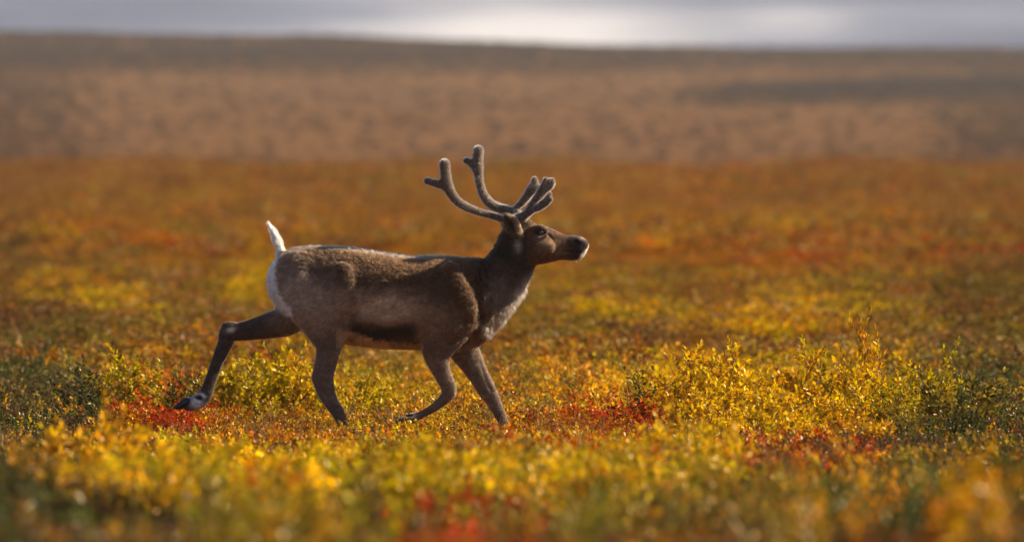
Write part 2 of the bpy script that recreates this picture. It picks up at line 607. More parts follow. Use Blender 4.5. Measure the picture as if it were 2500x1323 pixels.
# what grows where: screen-row bands of the photograph turned into distance bands, then single patches
BANDS = [(400, mixw(rust=3, brown=7, olive=2, straw=1)), (430, mixw(rust=4, orange=1.5, brown=6, olive=2, straw=1, gold=.4)), (490, mixw(rust=3, orange=2.2, olive=3, gold=1, brown=4.5, straw=1)),
         (560, mixw(orange=2.6, rust=3, olive=3, gold=1.2, brown=3.5, straw=1, red=.2)), (640, mixw(orange=2.3, rust=3, olive=3, gold=1.1, brown=3.5, straw=1, red=.3)),
         (700, mixw(olive=5, lime=.4, gold=1.0, rust=2, brown=3, straw=1.2)), (780, mixw(olive=5, lime=.5, gold=.8, brown=3, rust=1.6, straw=1.2)),
         (850, mixw(rust=2.5, brown=3.5, olive=3, straw=1.4, orange=1.2, gold=.6)), (930, mixw(orange=2.2, gold=3, lime=1.4, olive=2.4, rust=1.8, brown=1.2)),
         (1040, mixw(orange=3, gold=3.2, rust=3, yellow=1.2, olive=1.2, brown=1)), (1110, mixw(gold=2.2, olive=1, lime=.6, yellow=.6, rust=3, orange=2, brown=1.5)),
         (1220, mixw(olive=1.5, gold=1.6, lime=.8, rust=3, brown=2.5, orange=1.5)), (1330, mixw(brown=4, rust=3, olive=1, red=1, gold=.8))]
PATCH = [  # px, py, rx, ry, strength, species
    (30, 560, 130, 260, 1.6, mixw(brown=3, green=2, rust=1)), (2480, 600, 170, 260, 1.8, mixw(brown=3, green=2, rust=1)), (30, 1000, 120, 400, .8, mixw(brown=3, green=3)),  # left and right border patches put edge darkening into the plant colours
    (2480, 950, 140, 260, .9, mixw(brown=3, green=3)),
    (190, 715, 130, 50, .8, mixw(yellow=3, lime=1)), (480, 500, 70, 30, 2, mixw(lime=1, gold=1)), (320, 470, 60, 20, 1.5, mixw(lime=1)),
    (400, 620, 90, 22, 2, mixw(orange=2, red=1)), (230, 570, 100, 20, 2, mixw(red=1, orange=1)), (580, 420, 40, 16, 3, mixw(brown=2, green=2)),
    (660, 505, 50, 16, 2.5, mixw(green=2, olive=1)), (150, 640, 170, 22, 2.5, mixw(green=2, brown=2)), (60, 460, 90, 40, 2, mixw(brown=2, green=1)),
    (620, 690, 60, 45, 2.5, mixw(lime=2, yellow=1)), (900, 560, 90, 20, 1.5, mixw(gold=1, orange=1)), (1500, 750, 80, 34, 1.6, mixw(lime=3, yellow=1)),
    (1430, 700, 120, 30, .8, mixw(lime=1, olive=2)), (1960, 735, 130, 45, .7, mixw(yellow=3)), (2090, 765, 70, 25, .8, mixw(yellow=3)),
    (1790, 793, 45, 25, 4, mixw(yellow=2, gold=1)), (1880, 790, 45, 18, 4, mixw(yellow=2, gold=1)), (1720, 575, 90, 25, 2, mixw(lime=2, gold=1)),
    (1910, 575, 40, 18, 3, mixw(yellow=2)), (2000, 630, 200, 30, 2.5, mixw(red=2, orange=2)), (1650, 625, 110, 20, 2.2, mixw(red=1, orange=2)),
    (2350, 640, 150, 35, 2, mixw(red=1.5, brown=2, green=1)), (2350, 560, 150, 30, 2, mixw(green=2, brown=2)), (2420, 760, 120, 90, 3, mixw(green=3, brown=1.5, olive=1)),
    (1950, 490, 80, 16, 2.5, mixw(brown=2, green=1)), (2100, 480, 90, 16, 2.5, mixw(green=2, brown=2)), (1400, 440, 90, 16, 2, mixw(rust=2, brown=1)),
    (1280, 440, 70, 20, 2, mixw(gold=2, lime=1)), (2440, 470, 100, 60, 2, mixw(brown=3, green=1)), (1700, 860, 220, 40, 1.6, mixw(rust=2, brown=2)),
    (1600, 440, 120, 20, 1.5, mixw(orange=2)), (100, 800, 150, 50, 2, mixw(green=2, brown=2)), (430, 780, 120, 30, 1.5, mixw(olive=2, brown=1)),
    (390, 985, 110, 45, 5, mixw(red=3, orange=2)), (1500, 1005, 90, 45, 5, mixw(red=4, orange=1)), (1420, 1060, 130, 30, 2.5, mixw(orange=2, red=2)),
    (100, 1000, 130, 90, 2.5, mixw(green=3, brown=2, olive=1)), (90, 1120, 160, 70, 2, mixw(green=2, brown=2, gold=1)), (330, 1080, 160, 60, 3, mixw(yellow=2, gold=2)),
    (480, 1150, 170, 60, 2.5, mixw(yellow=1.5, lime=1.5)), (750, 1120, 120, 30, 1.2, mixw(rust=2, orange=2)), (950, 1130, 170, 60, 3, mixw(lime=3, yellow=1)),
    (1300, 1130, 150, 60, 3, mixw(yellow=2, lime=2)), (1700, 960, 200, 60, 2.5, mixw(yellow=3, gold=1)), (1950, 960, 160, 70, 2, mixw(gold=2, lime=2)),
    (2320, 1000, 150, 110, 1.6, mixw(green=3, brown=2, olive=2)), (2350, 1180, 220, 110, 1.5, mixw(green=2, brown=3, rust=2, gold=1)), (1950, 1110, 170, 35, 3, mixw(rust=2, red=1.5, brown=1)),
    (2100, 1230, 260, 80, 1.4, mixw(brown=3, green=1, rust=2, gold=1)), (1080, 1265, 150, 70, 4.5, mixw(red=3, rust=1.5)), (1280, 1270, 120, 60, 3, mixw(red=2, rust=2, brown=1)),
    (250, 1260, 320, 80, 3.5, mixw(brown=4, rust=1, green=1)), (1600, 1270, 260, 60, 2.5, mixw(brown=3, rust=2, olive=1)), (700, 1260, 200, 60, 2, mixw(olive=2, brown=2, lime=1)),
    (1650, 1080, 120, 40, 2, mixw(lime=2, yellow=1)), (850, 960, 300, 40, 1.0, mixw(gold=2, lime=1, orange=1)),
]


def species_at(rng, px, py, ground_layer=False):
    ys = np.array([b[0] for b in BANDS], float)
    W = np.array([b[1] for b in BANDS])
    w = np.stack([np.interp(py, ys, W[:, i]) for i in range(W.shape[1])], 1)
    nz = N3.fbm(px / 60.0, py / 16.0, 2)[:, None], N4.fbm(px / 90.0 + 31, py / 22.0, 2)[:, None], N2.fbm(px / 70.0 + 5, py / 20.0 + 9, 2)[:, None]
    for i, k in enumerate(SPN):     # drifts of one species in each band
        w[:, i] *= np.exp(((nz[i % 3][:, 0] - 0.5) * (1 if i % 2 else -1)) * 3.2)
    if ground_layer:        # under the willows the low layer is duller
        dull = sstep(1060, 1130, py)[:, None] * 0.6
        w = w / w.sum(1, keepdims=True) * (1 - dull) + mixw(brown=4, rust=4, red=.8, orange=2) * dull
    for (cx, cy, rx, ry, s, mw) in PATCH:
        if ground_layer and cy > 1060 and mw[SPN.index('yellow')] + mw[SPN.index('lime')] > .3:
            continue
        g = np.exp(-((px - cx) / rx) ** 2 - ((py - cy) / ry) ** 2) * s * (0.22 if cy < 690 else 0.6 if cy < 850 else 1) * (0.35 + 1.3 * nz[0][:, 0])
        w = w / w.sum(1, keepdims=True) * (1 - np.minimum(g, 0.96))[:, None] + mw * np.minimum(g, 0.96)[:, None]
    cum = np.cumsum(w / w.sum(1, keepdims=True), 1)
    return (rng.random(len(px))[:, None] > cum).sum(1).clip(0, len(SPN) - 1)


def strip(rng, d0, d1, density, half=0.0864, pad=0.9):
    area = half * (d1**2 - d0**2) + 2 * pad * (d1 - d0)
    k = int(area * density)
    d = np.sqrt(rng.random(k * 2) * (d1**2 - d0**2) + d0**2)[:k]
    x = (rng.random(k) * 2 - 1) * (half * d + pad)
    return x, d - 50


def colour_jitter(rng, c, s=0.22):
    return c * np.exp(rng.normal(0, s, (len(c), 1))) * np.exp(rng.normal(0, 0.10, (len(c), 3)))


def rots(rng, k, tilt=0.15):
    return np.stack([rng.normal(0, tilt, k), rng.normal(0, tilt, k), rng.random(k) * 6.283], 1)


rng = np.random.default_rng(5)
# near and middle cover of low dwarf shrubs
x, y = strip(rng, 22, 66, 62)
z = ground(x, y)
px, py = to_px(x, y, z + 0.10)
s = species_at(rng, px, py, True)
keep = np.ones(len(x), bool)
hh = 0.55 + 0.75 * N1.fbm(x * 1.3 + 3, y * 1.3, 2)
hh *= 0.86 + 0.14 * sstep(0.6, 4.0, np.abs(y + 0.3))          # trodden-low heath where the animal runs
hh *= np.where(y < -8, 0.9, 1.0)
sc_ = np.stack([hh * rng.uniform(.9, 1.2, len(x)) * 1.1, hh * rng.uniform(.9, 1.2, len(x)) * 1.1, hh * rng.uniform(.7, 1.2, len(x))], 1)
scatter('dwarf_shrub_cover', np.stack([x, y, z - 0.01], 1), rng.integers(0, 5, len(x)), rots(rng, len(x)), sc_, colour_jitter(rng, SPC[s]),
        'low orange, gold and red dwarf shrub cover round the running caribou', 'heath plants')

# straw grass threaded through
x, y = strip(rng, 24, 80, 2.2)
z = ground(x, y)
scatter('dry_grass_cover', np.stack([x, y, z], 1), rng.integers(9, 11, len(x)), rots(rng, len(x), .2), np.repeat(rng.uniform(.6, 1.1, (len(x), 1)), 3, 1),
        colour_jitter(rng, np.repeat(SPC[SPN.index('straw')][None] * 0.6, len(x), 0)), 'thin straw grass blades threaded through the low heath', 'grass')

# willow sprigs standing above the heath in front and behind
x, y = [np.concatenate(q) for q in zip(strip(rng, 24, 43, 34), strip(rng, 43, 70, 14))]
z = ground(x, y)
px, py = to_px(x, y, z + 0.2)
s = species_at(rng, px, py)
tall = np.isin(s, [SPN.index(k) for k in ('yellow', 'lime', 'gold', 'olive', 'green')])
tall &= ~((y > -5.5) & (y < 2.2) & (np.abs(x + 0.9) < 2.2))
x, y, z, s = x[tall], y[tall], z[tall], s[tall]
fore = y < -8
tuft = N4.fbm(x * 1.1 + 60, y * 0.55 + 8, 2)
kp = ~fore | (tuft > 0.40)                      # gathered into tufts nearer the camera
x, y, z, s, fore, tuft = [q[kp] for q in (x, y, z, s, fore, tuft)]
ss = rng.uniform(.45, .95, len(x)) * np.where(fore, 0.85 + 2.2 * np.clip(tuft - .40, 0, .3), 0.85)
cap = (EYE - (1066 - 440) / F_PX * (y + 50) - z) / 0.36          # the nearer tufts stay below the animal's knees
ss = np.where(fore, np.minimum(ss, np.maximum(cap, .3) * rng.uniform(.7, 1.08, len(x))), ss)
scatter('willow_sprig_cover', np.stack([x, y, z - 0.01], 1), rng.integers(5, 9, len(x)), rots(rng, len(x)), np.stack([ss, ss, ss], 1), colour_jitter(rng, SPC[s]),
        'scattered yellow and green willow sprigs standing above the heath', 'willow plants')

# heath running back to the near crest, coarser the farther it is
parts = []
for d0, d1, den_, big in ((64, 130, 13, 1.0), (130, 250, 5.2, 1.6), (250, 432, 2.3, 2.4)):
    x, y = strip(rng, d0, d1, den_)
    ss = rng.uniform(.5, 1.25, len(x)) * (0.7 + 0.6 * N1.fbm(x * .5, y * .3, 2)) * big
    parts.append((x, y, ss))
x, y, ss = [np.concatenate(q) for q in zip(*parts)]
z = ground(x, y)
px, py = to_px(x, y, z + 0.12)
s = species_at(rng, px, py)
mute = (0.30 + 0.35 * sstep(70, 260, y + 50))[:, None]          # many small plants of every kind mingle in each far clump
mixed = SPC[s] * (1 - mute) + np.array((0.33, 0.150, 0.034)) * mute
scatter('tundra_heath', np.stack([x, y, z - 0.03], 1), rng.integers(11, 15, len(x)), rots(rng, len(x)), np.stack([ss * 1.25, ss * 1.25, ss * .7], 1), colour_jitter(rng, mixed, .2),
        'orange and olive heath spreading back to the near crest behind the caribou', 'heath plants')

# scrub on the far hill: thin on the face, thick along the crest and in the dark band
k = 60000
d = rng.uniform(600, 1560, k)
x = (rng.random(k) * 2 - 1) * (0.085 * d + 6)
y = d - 50
z = ground(x, y)
px, py = to_px(x, y, z)
band = np.exp(-((py - (232 - (px - 1700) * 0.02)) / 22) ** 2) * sstep(1550, 2050, px)
crest = sstep(195, 135, py)
den = 0.04 + 0.03 * sstep(0.4, 0.7, N4.fbm(x * .012, d * .02, 3)) + 1.0 * band + 0.85 * crest
den += 0.35 * sstep(300, 0, px) + 0.35 * sstep(2200, 2500, px)  # extra scrub at both sides, added to darken the view's edges
keep = rng.random(k) < den
x, y, z, px, py, band, crest = [q[keep] for q in (x, y, z, px, py, band, crest)]
dark = np.array((0.05, 0.04, 0.042))
cc = np.where((rng.random(len(x)) < 0.25 + band + 0.6 * crest)[:, None], dark, np.array((0.14, 0.078, 0.038)))
ss = rng.uniform(.3, .6, len(x)) * (1 + 1.0 * band + .2 * crest)
scatter('hillside_scrub', np.stack([x, y, z - .1], 1), rng.integers(15, 18, len(x)), rots(rng, len(x)), np.stack([ss * 1.3, ss * 1.3, ss], 1), colour_jitter(rng, cc),
        'dark scrub thickening along the crest of the far brown hill', 'scrub')

# ------------------------------------------------------------------ the caribou
def PX(p):   # photograph pixel -> metres in the plane the animal runs in
    p = np.asarray(p, float)
    return (p - 1250) / PXM


def PZ(p):
    return (1080 - np.asarray(p, float)) / PXM


class Field:
    """signed distance on a grid, filled piece by piece inside each piece's own box"""
    def __init__(self, lo, hi, h):
        self.lo, self.h = np.array(lo, float), h
        self.n = np.ceil((np.array(hi) - self.lo) / h).astype(int) + 1
        self.f = np.full(self.n, 0.25, np.float32)

    def box(self, lo, hi):
        a = np.clip(((np.array(lo) - self.lo) / self.h).astype(int) - 1, 0, self.n - 1)
        b = np.clip(((np.array(hi) - self.lo) / self.h).astype(int) + 3, 1, self.n)
        sl = tuple(slice(i, j) for i, j in zip(a, b))
        ax = [self.lo[i] + self.h * np.arange(a[i], b[i]) for i in range(3)]
        X, Y, Z = np.meshgrid(*ax, indexing='ij', sparse=True)
        return sl, X, Y, Z

    def union(self, sl, d, k):
        a = self.f[sl]
        h = np.maximum(k - np.abs(a - d), 0) / k
        self.f[sl] = np.minimum(a, d) - h * h * k * 0.25

    def carve(self, sl, d, k):
        a = self.f[sl]
        h = np.maximum(k - np.abs(a + d), 0) / k
        self.f[sl] = np.maximum(a, -d) + h * h * k * 0.25

    def sweep_d(self, S, m=0.07, sub=6):
        """S: stations (x, y, z, r, w): axis, radius in the vertical plane, half width across"""
        S = np.array(S, float)
        if sub > 1 and len(S) > 2:
            k = len(S)
            P = np.vstack([2 * S[0] - S[1], S, 2 * S[-1] - S[-2]])
            out = []
            for i in range(k - 1):
                p0, p1, p2, p3 = P[i], P[i + 1], P[i + 2], P[i + 3]
                for t in np.arange(sub) / sub:
                    out.append(0.5 * (2 * p1 + (p2 - p0) * t + (2 * p0 - 5 * p1 + 4 * p2 - p3) * t * t + (3 * p1 - p0 - 3 * p2 + p3) * t**3))
            out.append(S[-1]); S = np.array(out)
            S[:, 3:] = np.maximum(S[:, 3:], 0.003)
        lo = (S[:, :3] - np.stack([S[:, 3], S[:, 4], S[:, 3]], 1)).min(0) - m
        hi = (S[:, :3] + np.stack([S[:, 3], S[:, 4], S[:, 3]], 1)).max(0) + m
        sl, X, Y, Z = self.box(lo, hi)
        best = None
        for a, b in zip(S[:-1], S[1:]):
            dx, dz = b[0] - a[0], b[2] - a[2]
            L2 = dx * dx + dz * dz + 1e-9
            t = np.clip(((X - a[0]) * dx + (Z - a[2]) * dz) / L2, 0, 1)
            q2 = (X - a[0] - t * dx)**2 + (Z - a[2] - t * dz)**2
            yy = (Y - a[1] - t * (b[1] - a[1]))**2
            r = a[3] + t * (b[3] - a[3]); w = a[4] + t * (b[4] - a[4])
            k0 = np.sqrt(q2 / r**2 + yy / w**2)
            k1 = np.sqrt(q2 / r**4 + yy / w**4)
            dd = (k0 * (k0 - 1) / np.maximum(k1, 1e-6)).astype(np.float32)
            best = dd if best is None else np.minimum(best, dd)
        return sl, best

    def sweep(self, S, k=0.03, **kw):
        sl, d = self.sweep_d(S, **kw)
        self.union(sl, d, k)

    def groove(self, S, k=0.02, **kw):
        sl, d = self.sweep_d(S, m=0.05, **kw)
        self.carve(sl, d, k)

    def mesh(self):
        """surface nets"""
        f, h = self.f, self.h
        s = f < 0
        c = [s[i:s.shape[0] - 1 + i, j:s.shape[1] - 1 + j, k:s.shape[2] - 1 + k] for i in (0, 1) for j in (0, 1) for k in (0, 1)]
        tot = sum(q.astype(np.int8) for q in c)
        I = np.argwhere((tot > 0) & (tot < 8))
        vid = np.full(tot.shape, -1, np.int32)
        vid[tuple(I.T)] = np.arange(len(I))
        acc, cnt = np.zeros((len(I), 3)), np.zeros(len(I))
        offs = np.array([(i, j, k) for i in (0, 1) for j in (0, 1) for k in (0, 1)])
        val = np.stack([f[tuple((I + o).T)] for o in offs], 1)
        for a in range(8):
            for b in range(a + 1, 8):
                if np.abs(offs[a] - offs[b]).sum() != 1:
                    continue
                va, vb = val[:, a], val[:, b]
                m = (va < 0) != (vb < 0)
                t = np.where(m, va / np.where(m, va - vb, 1), 0)
                p = offs[a] + t[:, None] * (offs[b] - offs[a])
                acc[m] += p[m]; cnt[m] += 1
        V = self.lo + (I + acc / cnt[:, None]) * h
        Q = []
        for ax in range(3):
            u, w = (ax + 1) % 3, (ax + 2) % 3
            sa = [slice(1, -1)] * 3; sb = [slice(1, -1)] * 3
            sa[ax] = slice(0, -1); sb[ax] = slice(1, None)
            A, B = s[tuple(sa)], s[tuple(sb)]
            for flip, M in ((False, A & ~B), (True, ~A & B)):
                E = np.argwhere(M)
                if not len(E): continue
                base = E.copy()
                for q in range(3):
                    if q != ax: base[:, q] += 1
                eu, ew = np.zeros(3, int), np.zeros(3, int)
                eu[u] = 1; ew[w] = 1
                quad = np.stack([vid[tuple((base - eu - ew).T)], vid[tuple((base - ew).T)], vid[tuple(base.T)], vid[tuple((base - eu).T)]], 1)
                Q.append(quad[:, ::-1] if flip else quad)
        return V, np.concatenate(Q)


def st(rows, y=0.0):
    """rows of (px, py, r_px, w_m[, y]) -> stations"""
    return [(PX(r[0]), r[4] if len(r) > 4 else y, PZ(r[1]), r[2] / PXM, r[3]) for r in rows]


B = Field((PX(415), -0.34, PZ(1090)), (PX(1445), 0.34, PZ(510)), 0.006)
# trunk: rows of (px, top, bottom, half width)
tr = [(737, 604, 772, .16), (755, 601.5, 786, .172), (790, 601, 806, .185), (840, 604, 834, .205),
      (890, 611, 846, .225), (940, 618, 851, .235), (1000, 626, 853, .232), (1050, 625, 854, .215), (1095, 627, 850, .195), (1135, 640, 838, .17), (1165, 655, 815, .14), (1185, 672, 796, .11)]
B.sweep(st([(a, (t + b) / 2, (b - t) / 2, w) for a, t, b, w in tr]), k=.02)
# neck, throat and dewlap
B.sweep(st([(1128, 724, 84, .15), (1166, 712, 80, .135), (1203, 702, 71, .115), (1229, 673, 62, .10), (1250, 640, 56, .092), (1264, 606, 53, .088), (1272, 585, 45, .08)]), k=.06)
# head
B.sweep(st([(1262, 580, 38, .075), (1283, 592, 48, .088), (1303, 597, 49, .09), (1322, 598, 46, .082), (1345, 600, 38, .066), (1368, 602, 31, .055), (1392, 606, 28, .05), (1408, 606, 24.5, .05), (1418, 602, 17.5, .044), (1423, 600, 12, .036)]), k=.02)
B.sweep(st([(1335, 622, 15, .05), (1370, 622, 9, .04), (1398, 626, 8, .034), (1415, 623, 8, .034)]), k=.02, sub=3)      # lower jaw and chin
B.sweep(st([(1398, 588, 13, .042), (1418, 590, 11, .04), (1428, 597, 9, .034)]), k=.02, sub=3)                         # nose pad
B.sweep(st([(1258, 546, 16, .05), (1276, 536, 15, .048), (1292, 553, 10, .04)]), k=.03, sub=3)                         # crown
for sy in (-1, 1):
    B.sweep(st([(1304, 559, 9, .018), (1320, 556, 8, .016), (1332, 562, 6, .012)], sy * .070), k=.02, sub=3)            # brow
    B.sweep(st([(1308, 577, 4, .01), (1320, 581, 4, .011), (1333, 575, 4, .01)], sy * .083), k=.012, sub=3)             # lower lid
    B.groove(st([(1315, 569, 5.0, .012), (1326, 568, 5.0, .012)], sy * .094), k=.008, sub=1)
    B.groove(st([(1405, 588, 4.5, .010), (1412, 593, 3.5, .012)], sy * .052), k=.012, sub=1)                            # nostril
    B.groove(st([(1372, 611, 1.4, .012), (1395, 613, 1.4, .012), (1416, 616, 1.3, .012)], sy * .05), k=.012, sub=2)      # mouth
    B.sweep(st([(1312, 610, 20, .02), (1338, 606, 13, .016)], sy * .072), k=.03, sub=1)                                 # cheek
    B.groove(st([(1290, 545, 3, .02), (1297, 575, 4, .014), (1293, 605, 4, .012)], sy * .098), k=.03, sub=2)             # jaw edge
    B.groove(st([(1338, 572, 1.8, .012), (1350, 584, 1.6, .012)], sy * .068), k=.014, sub=1)                            # tear line
# near (camera) side is -y
NY, FY = -0.125, 0.125
# haunches
B.sweep(st([(722, 668, 55, .06, -.095), (745, 715, 62, .075, -.11), (782, 762, 60, .075, -.125), (801, 806, 47, .062, -.13), (804, 843, 31, .045, -.128), (797, 884, 26.5, .036, -.125), (790, 916, 26, .031, -.12),
             (795, 948, 23, .027, -.12), (808, 978, 18, .023, -.12), (826, 1006, 15.5, .021, -.12), (838, 1032, 13.5, .023, -.12), (846, 1052, 13, .026, -.12)]), k=.035)
B.sweep(st([(800, 690, 45, .05, -.12), (830, 735, 30, .05, -.135), (838, 780, 18, .04, -.135)]), k=.04)               # stifle and flank fold
B.groove(st([(868, 700, 3, .02, -.24), (864, 740, 4, .025, -.24), (862, 790, 4, .03, -.22)]), k=.05, sub=3)
B.sweep(st([(725, 680, 58, .06, .095), (728, 735, 55, .07, .11), (702, 780, 38, .06, .125), (652, 796, 30.5, .05, .13), (610, 806, 25, .042, .13), (578, 810, 22.5, .034, .13), (557, 812, 22, .03, .13),
             (548, 838, 18.5, .026, .13), (535, 868, 16, .023, .13), (521, 905, 14.5, .021, .13), (509, 938, 14.5, .021, .13), (500, 962, 17.5, .026, .13), (489, 977, 17.5, .029, .13), (474, 984, 18, .032, .13), (460, 988, 17, .032, .13)]), k=.03)
B.sweep(st([(560, 797, 10, .016, .13), (549, 796, 8.5, .014, .13)], .13), k=.02, sub=1)                                # point of the hock
B.sweep(st([(773, 921, 10, .016, -.12), (785, 905, 9, .016, -.12)]), k=.02, sub=1)
# shoulders and forelegs
B.sweep(st([(1100, 690, 38, .05, -.125), (1114, 722, 46, .055, -.145), (1130, 762, 42, .05, -.15), (1108, 800, 44, .055, -.145), (1074, 836, 42, .055, -.14), (1066, 862, 32, .045, -.135), (1073, 890, 25, .036, -.13), (1083, 917, 20, .029, -.125),
             (1094, 940, 18.5, .028, -.12), (1095, 960, 16.5, .025, -.12), (1076, 981, 12, .02, -.12), (1054, 997, 10, .018, -.12), (1030, 1010, 9, .018, -.12), (1012, 1018, 12, .022, -.12), (996, 1024, 12, .025, -.12), (982, 1030, 12, .027, -.12)]), k=.035)
B.sweep(st([(1120, 720, 48, .05, .13), (1142, 775, 46, .05, .135), (1140, 815, 42, .055, .135), (1131, 848, 38, .052, .13), (1150, 885, 30, .04, .128), (1168, 917, 25, .034, .125), (1187, 950, 22.5, .031, .122), (1203, 978, 18, .027, .12),
             (1219, 1010, 14, .021, .12), (1231, 1037, 12, .02, .12), (1241, 1058, 12.5, .024, .12)]), k=.035)
B.sweep(st([(1160, 780, 26, .04, -.085), (1176, 800, 12, .035, -.07)]), k=.04, sub=1)                                  # point of the shoulder
B.sweep(st([(1180, 805, 24, .05, .03), (1160, 825, 22, .06, .03), (1120, 842, 16, .06, 0)]), k=.04, sub=2)              # brisket
B.groove(st([(1170, 806, 3, .02, -.13), (1135, 820, 3.5, .022, -.175), (1098, 838, 3, .022, -.19)]), k=.022, sub=3)      # foreleg crease
B.groove(st([(1017, 795, 5, .03, -.225), (1020, 825, 5, .03, -.21)]), k=.03, sub=1)                                    # elbow
B.groove(st([(1172, 660, 4, .03, -.165), (1168, 720, 5, .03, -.185), (1176, 780, 4, .03, -.165)]), k=.04, sub=3)          # base of neck
for gx0, gx1, gy0, gy1 in ((1152, 1162, 650, 690), (1163, 1174, 646, 684), (1176, 1187, 640, 678), (1187, 1199, 634, 668)):
    B.groove(st([(gx0, gy0, 1.5, .02, -.055), ((gx0 + gx1) / 2 + 2, (gy0 + gy1) / 2, 1.6, .02, -.10), (gx1, gy1, 1.3, .02, -.128)]), k=.014, sub=3)
B.groove(st([(1092, 872, 2.2, .012, -.178), (1099, 905, 2.2, .012, -.165), (1101, 925, 2, .01, -.158)]), k=.012, sub=3)   # tendons
B.groove(st([(1172, 885, 2.5, .014, .085), (1187, 925, 2.5, .012, .086), (1200, 955, 2.2, .012, .088)]), k=.014, sub=3)
B.groove(st([(800, 880, 3, .014, -.172), (806, 915, 3, .012, -.160)]), k=.014, sub=1)
# relief under the skin: scapula, triceps, hollow behind the shoulder, ribs, front edge of the haunch
B.sweep(st([(1100, 655, 16, .022, -.165), (1122, 700, 17, .022, -.192), (1146, 752, 16, .022, -.188)]), k=.045, sub=3)
B.sweep(st([(1070, 742, 26, .025, -.196), (1092, 786, 28, .028, -.196)]), k=.05, sub=2)
B.groove(st([(1046, 690, 12, .03, -.262), (1040, 740, 14, .03, -.258), (1030, 785, 10, .028, -.252)]), k=.07, sub=2)
B.sweep(st([(838, 660, 20, .022, -.196), (846, 700, 19, .024, -.206), (846, 742, 14, .022, -.205)]), k=.05, sub=3)
B.groove(st([(780, 672, 20, .035, -.232), (790, 715, 17, .035, -.24)]), k=.08, sub=2)
B.sweep(st([(738, 705, 26, .022, -.160), (752, 748, 26, .025, -.170)]), k=.06, sub=2)
for rx_ in range(5):
    B.groove(st([(900 + 27 * rx_, 668, 3, .02, -.257), (893 + 27 * rx_, 715, 3.5, .02, -.259), (880 + 27 * rx_, 762, 3, .02, -.252)]), k=.05, sub=2)
# hock, knee and cannon bones
B.groove(st([(781, 935, 3, .02, -.162), (795, 962, 3, .016, -.15), (812, 992, 2.5, .014, -.145)]), k=.016, sub=2)
B.groove(st([(556, 838, 3, .012, .10), (541, 872, 3, .012, .105), (524, 910, 2.5, .012, .107)]), k=.014, sub=2)
B.sweep(st([(1100, 941, 13, .018, -.128), (1102, 956, 11, .018, -.126)]), k=.012, sub=1)
# tail
B.sweep(st([(687, 622, 12, .03), (683, 605, 10, .024), (677, 588, 8.5, .02), (669, 570, 6.5, .016), (662, 557, 4.5, .011), (656, 548, 3, .007)]), k=.02)
# ears: a leaf-shaped blade with a scooped front
for sy, off in ((-1, 0), (1, -6)):
    B.sweep(st([(1268 + off, 577, 10, .016, sy * .078), (1258 + off, 563, 16, .02, sy * .10), (1250 + off, 549, 18.5, .02, sy * .118), (1243 + off, 536, 14, .015, sy * .13), (1237 + off, 527, 7, .01, sy * .136)]), k=.018)
    B.groove(st([(1260 + off, 566, 7, .012, sy * .126), (1252 + off, 550, 11.5, .015, sy * .142), (1245 + off, 537, 8, .011, sy * .146)]), k=.012)

bV, bQ = B.mesh()


# ---- coat colours: the animal's markings, plus some painted light and shade
def gauss(px, py, cx, cy, rx, ry, ang=0.0):
    c, s_ = math.cos(ang), math.sin(ang)
    u = ((px - cx) * c + (py - cy) * s_) / rx
    v = (-(px - cx) * s_ + (py - cy) * c) / ry
    return np.exp(-(u * u + v * v))


def polyd(px, py, pts):
    best = np.full(px.shape, 1e9)
    for (ax, ay), (bx, by) in zip(pts[:-1], pts[1:]):
        dx, dy = bx - ax, by - ay
        t = np.clip(((px - ax) * dx + (py - ay) * dy) / (dx * dx + dy * dy), 0, 1)
        best = np.minimum(best, np.hypot(px - ax - t * dx, py - ay - t * dy))
    return best


